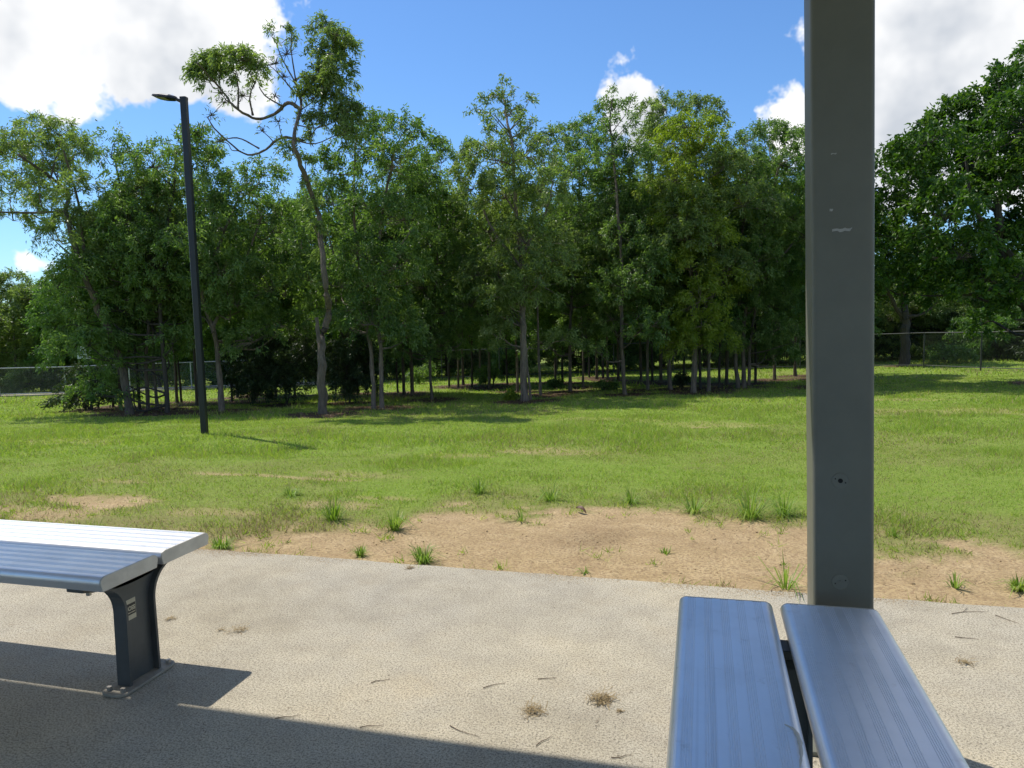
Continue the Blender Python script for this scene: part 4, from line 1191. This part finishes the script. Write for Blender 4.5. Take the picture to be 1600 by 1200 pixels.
def make_tufts():
    r = np.random.default_rng(950)
    L = [(522, 812, 34, 26, 'spiky tuft of long grass on the soil edge left of centre'), (617, 825, 30, 26, 'sprawling grass tuft on bare soil right of the first spiky tuft'), (662, 877, 26, 26, 'grass tuft growing over the slab edge left of centre'), (563, 867, 16, 12, 'tiny grass tuft at the slab edge left of the overhanging one'),
         (345, 855, 20, 30, 'flat wide grass tuft beside the left bench end'), (862, 782, 28, 16, 'upright bright grass tuft at the top of the bare soil'), (985, 786, 24, 14, 'bright grass tuft on the soil edge above the dead leaf'), (748, 770, 22, 18, 'bushy grass tuft at the lawn edge left of the upright one'),
         (1085, 800, 30, 24, 'wide grass tuft with dark base right of centre'), (1172, 808, 44, 26, 'largest dark-based grass tuft left of the grey post'), (1225, 806, 38, 20, 'grass tuft right beside the grey post, above the soil'), (1228, 918, 52, 24, 'tall thin grass clump at the slab edge beside the post'),
         (1493, 915, 22, 18, 'sparse grass sprig on soil right of the post'), (1592, 918, 20, 22, 'grass tuft at slab edge on the right margin'), (815, 812, 22, 18, 'thin sparse grass tuft below the upright bright one'), (915, 893, 12, 10, 'tiny dry sprig at the slab edge near centre'), (1040, 862, 10, 22, 'low sprawling weed in the middle of the bare soil'), (1395, 838, 16, 12, 'small grass sprig on soil just right of the post'), (455, 775, 16, 20, 'low bright grass tuft in the lawn above the spiky tuft')]
    for i, (px, py, hp, wp, lb) in enumerate(L):
        B = ground_at(px, py); t = depth_of(B); h = hp * t / F_PX * 1.05; w = wp * t / F_PX * 1.5
        sparse = 'sparse' in lb or 'sprig' in lb or 'weed' in lb or 'thin' in lb
        n = int(r.integers(26, 40)) if sparse else int(r.integers(90, 150))
        tilt = r.uniform(.85, 1.6)
        V, Fc = [], []
        for k in range(n):
            a = r.uniform(0, 6.283); q = w * .30 * math.sqrt(r.random()); out = tilt * r.uniform(.1, 1.15)
            d = np.array([math.cos(a), math.sin(a), 0]); s = np.array([-math.sin(a), math.cos(a), 0]) * r.uniform(.0016, .0036)
            p0 = d * q * r.uniform(.3, 1) + np.array([0, 0, -.012]); ln = h * 1.35 * r.uniform(.35, 1.25) ** 1.3
            p1 = p0 + d * ln * .42 * out + np.array([0, 0, ln * (.55 - .12 * out)]); p2 = p0 + d * ln * 1.0 * out + np.array([0, 0, ln * max(.06, .95 - .72 * out)])
            o = len(V); V += [p0 - s, p0 + s, p1 - s * .9, p1 + s * .9, p2, p2 + s * .1]
            Fc += [(o, o + 1, o + 3, o + 2), (o + 2, o + 3, o + 5, o + 4)]
        me = mesh_np('grass_tuft', np.array(V), np.array(Fc), M['tuft'])
        if py > 870 and B[1] < SLAB_Y: B[2] = 0.0
        tag(obj('grass_tuft', me, None, B), lb, 'grass tuft', 'grass tufts along the bare soil')

def make_debris():
    r = np.random.default_rng(970)
    # clods and pebbles on the bare soil
    x, y = wedge_points(3.2, 7.5, 16000, r)
    k = (y > SLAB_Y + .02) & (r.random(len(x)) < soil_mask(x, y) * (.05 + .55 * sstep(.5, .75, fbm(x * 4, y * 4, 63))))
    x, y = x[k], y[k]; n = len(x)
    so = soil_mask(x, y); z = zg(x, y) + (fbm(x * 8, y * 8, 91) - .5) * .022 * so - .012 * so
    sz = r.uniform(.002, .0065, n) * (1 + 1.2 * (r.random(n) < .05))
    o8 = np.array([(1, 0, 0), (0, 1, 0), (-1, 0, 0), (0, -1, 0), (0, 0, .8), (0, 0, -.6)], float)
    V = np.stack([x, y, z + .001], 1)[:, None, :] + o8[None] * sz[:, None, None] * r.uniform(.6, 1.3, (n, 6, 1))
    f8 = np.array([(0, 1, 4), (1, 2, 4), (2, 3, 4), (3, 0, 4), (1, 0, 5), (2, 1, 5), (3, 2, 5), (0, 3, 5)])
    tag(obj('soil_clods', mesh_np('soil_clods', V.reshape(-1, 3), (np.arange(n)[:, None, None] * 6 + f8[None]).reshape(-1, 3), M['clod'])), 'small crumbly clods scattered on the bare sandy soil', 'soil', kind='stuff')
    # curled dead leaf
    B = ground_at(908, 800)
    V, Fc = [], []
    n = 8
    for i in range(n + 1):
        s = i / n; w = .016 * math.sin(math.pi * (.06 + .9 * s)); z = .012 + .02 * math.sin(math.pi * s) - .012 * s
        x = (s - .5) * .085
        V += [(x, -w, z + .010), (x, 0, z), (x, w, z + .010)]
    for i in range(n):
        for j in (0, 1): Fc.append((i * 3 + j, i * 3 + j + 1, i * 3 + 4 + j, i * 3 + 3 + j))
    o = obj('dead_leaf', mesh_np('dead_leaf', np.array(V), np.array(Fc), M['dead_leaf'], True), None, B)
    o.rotation_euler = (.2, .1, -.5); tag(o, 'curled brown dead leaf lying on the bare soil near centre', 'dead leaf')
    # dry grass clumps blown onto the slab
    for px, py, rad, n, lb in ((940, 1094, .040, 150, 'larger dry grass clump on the slab right of centre'), (832, 1112, .034, 90, 'dry grass clump on the slab left of the larger one'), (968, 1112, .012, 30, 'tiny straw crumb beside the larger dry grass clump'), (372, 986, .036, 50, 'flat wisp of dry grass right of the left bench leg'), (265, 968, .022, 40, 'small dark wisp of dry grass close to the left bench leg'), (1507, 1036, .03, 50, 'pale dry wisp on the slab right of the shaded bench'), (640, 888, .02, 60, 'dark crumb of dry roots near the slab edge'), (345, 985, .018, 22, 'small wisp left of the flat dry wisp')):
        B = ground_at(px, py) if py < 870 else at_depth(px, py, 1)
        v = ray(px, py); B = EYE + v * (-CAM_H / v[2])
        V, Fc = [], []
        for k in range(n):
            a = r.uniform(0, 6.283); c = np.append(r.normal(size=2) * rad * .42, abs(r.normal()) * rad * .18 + .002)
            d = np.array([math.cos(a), math.sin(a), r.normal(0, .25)]) * rad * r.uniform(.35, .9); s = np.array([-math.sin(a), math.cos(a), .3]) * .0009
            e = c + d; e[2] = max(e[2], .002); m = (c + e) / 2 + r.normal(size=3) * rad * .10; m[2] = max(m[2], .003)
            q = len(V); V += [c - s, c + s, m - s, m + s, e - s, e + s]; Fc += [(q, q + 1, q + 3, q + 2), (q + 2, q + 3, q + 5, q + 4)]
        tag(obj('dry_grass_clump', mesh_np('dry_grass_clump', np.array(V), np.array(Fc), M['straw']), None, B), lb, 'dry grass', 'dry grass clumps on the slab')
    for (a, b), lb in ((((703, 1135), (748, 1152)), 'curved dark twig on the slab below centre'), (((838, 1166), (862, 1150)), 'short pale twig near the bottom, right of the curved twig'), (((955, 1185), (988, 1181)), 'straight dark twig by the roof shadow at the bottom'), (((562, 1138), (600, 1134)), 'thin twig just above the roof shadow'), (((430, 1124), (470, 1118)), 'thin twig beside the left bench shadow corner'),
                       (((1487, 960), (1545, 957)), 'forked twig on the slab right of the post'), (((1555, 962), (1592, 975)), 'twig at the right margin of the slab'), (((1492, 996), (1530, 1000)), 'reddish twig on the slab right of the shaded bench'), (((1205, 925), (1218, 916)), 'short twig on the slab edge beside the post'), (((580, 1068), (610, 1062)), 'small twig in the middle of the slab'), (((755, 1076), (790, 1068)), 'thin twig right of the slab middle'), (((840, 1062), (870, 1060)), 'pale curved twig above the dry grass clump')):
        pa, pb = [EYE + ray(*q) * (-CAM_H / ray(*q)[2]) for q in (a, b)]
        d = pb - pa; nrm = np.array([-d[1], d[0], 0])
        mid = (pa + pb) / 2
        pts = [p - mid + (0, 0, .003) for p in (pa, pa + d * .35 + nrm * r.uniform(-.09, .09), pa + d * .7 + nrm * r.uniform(-.06, .06), pb)]
        sp_ = smooth_path(pts, 3); m = MB().tube(sp_, list(np.linspace(.0015, .0005, len(sp_))), 5)
        if 'forked' in lb: m.tube([pts[1], pts[1] + d * .3 + nrm * .25], .0009, 4)
        o = m.build('twig', M['twig']); o.location = tuple(mid); tag(o, lb, 'twig', 'twigs on the slab')
    # sand washed over the edge of the slab
    x = r.uniform(-6, 3.5, 26000); y = SLAB_Y - np.abs(r.normal(size=26000)) * .05 - .004
    k = r.random(26000) < sstep(.40, .70, fbm(x * 1.6, y * 4, 98))
    V = lying(x[k], y[k], r, .0055, .0042, -.0035, True)
    tag(obj('sand_drift', mesh_np('sand_drift', V, np.arange(len(V)).reshape(-1, 3), M['clod'])), 'sandy soil washed thinly over the slab edge', 'sand', kind='stuff')
    # loose crumbs and needles
    x = r.uniform(-4, 2.2, 11000); y = r.uniform(.6, SLAB_Y - .02, 11000)
    k = r.random(11000) < .10 + .6 * sstep(.5, .7, fbm(x * 1.8, y * 1.8, 97)) + .5 * sstep(SLAB_Y - .5, SLAB_Y, y) + .6 * (np.hypot(x + 1.89, y - 1.98) < .35)
    V = np.concatenate([lying(x[k], y[k], r, .010, .0017, -.002, True), lying(x[k][::9], y[k][::9], r, .034, .0013, -.002, True)])
    tag(obj('slab_crumbs', mesh_np('slab_crumbs', V, np.arange(len(V)).reshape(-1, 3), M['litter'])), 'tiny dark crumbs and needles scattered over the concrete slab', 'debris', kind='stuff')

# ------------------------------------------------------------------ build, large to small
make_belt()
make_slender()
make_shrubs()
make_right_trees()
make_ground()
make_slab()
make_shelter()
make_back_trees()
make_light_pole()
fence_run('chain_link_fence', 'low chain-link fence with pale top rail running behind the tree belt', [(-120, 625), (0, 620), (300, 608), (560, 598)], M['galv'], 1.02, group=None)
fence_run('chain_link_fence', 'dull dark chain-link fence behind the trees right of centre to the right edge', [(600, 597), (870, 587), (1250, 576), (1443, 575), (1640, 583)], M['dark_steel'], 1.12, mow=False)
make_sign()
make_benches()
make_grass()
make_tufts()
make_debris()
print('leaves', NLEAF, 'tris', sum(len(p.vertices) - 2 for me in bpy.data.meshes if me.users for p in []) + sum(len(me.loops) - 2 * len(me.polygons) for me in bpy.data.meshes if me.users))
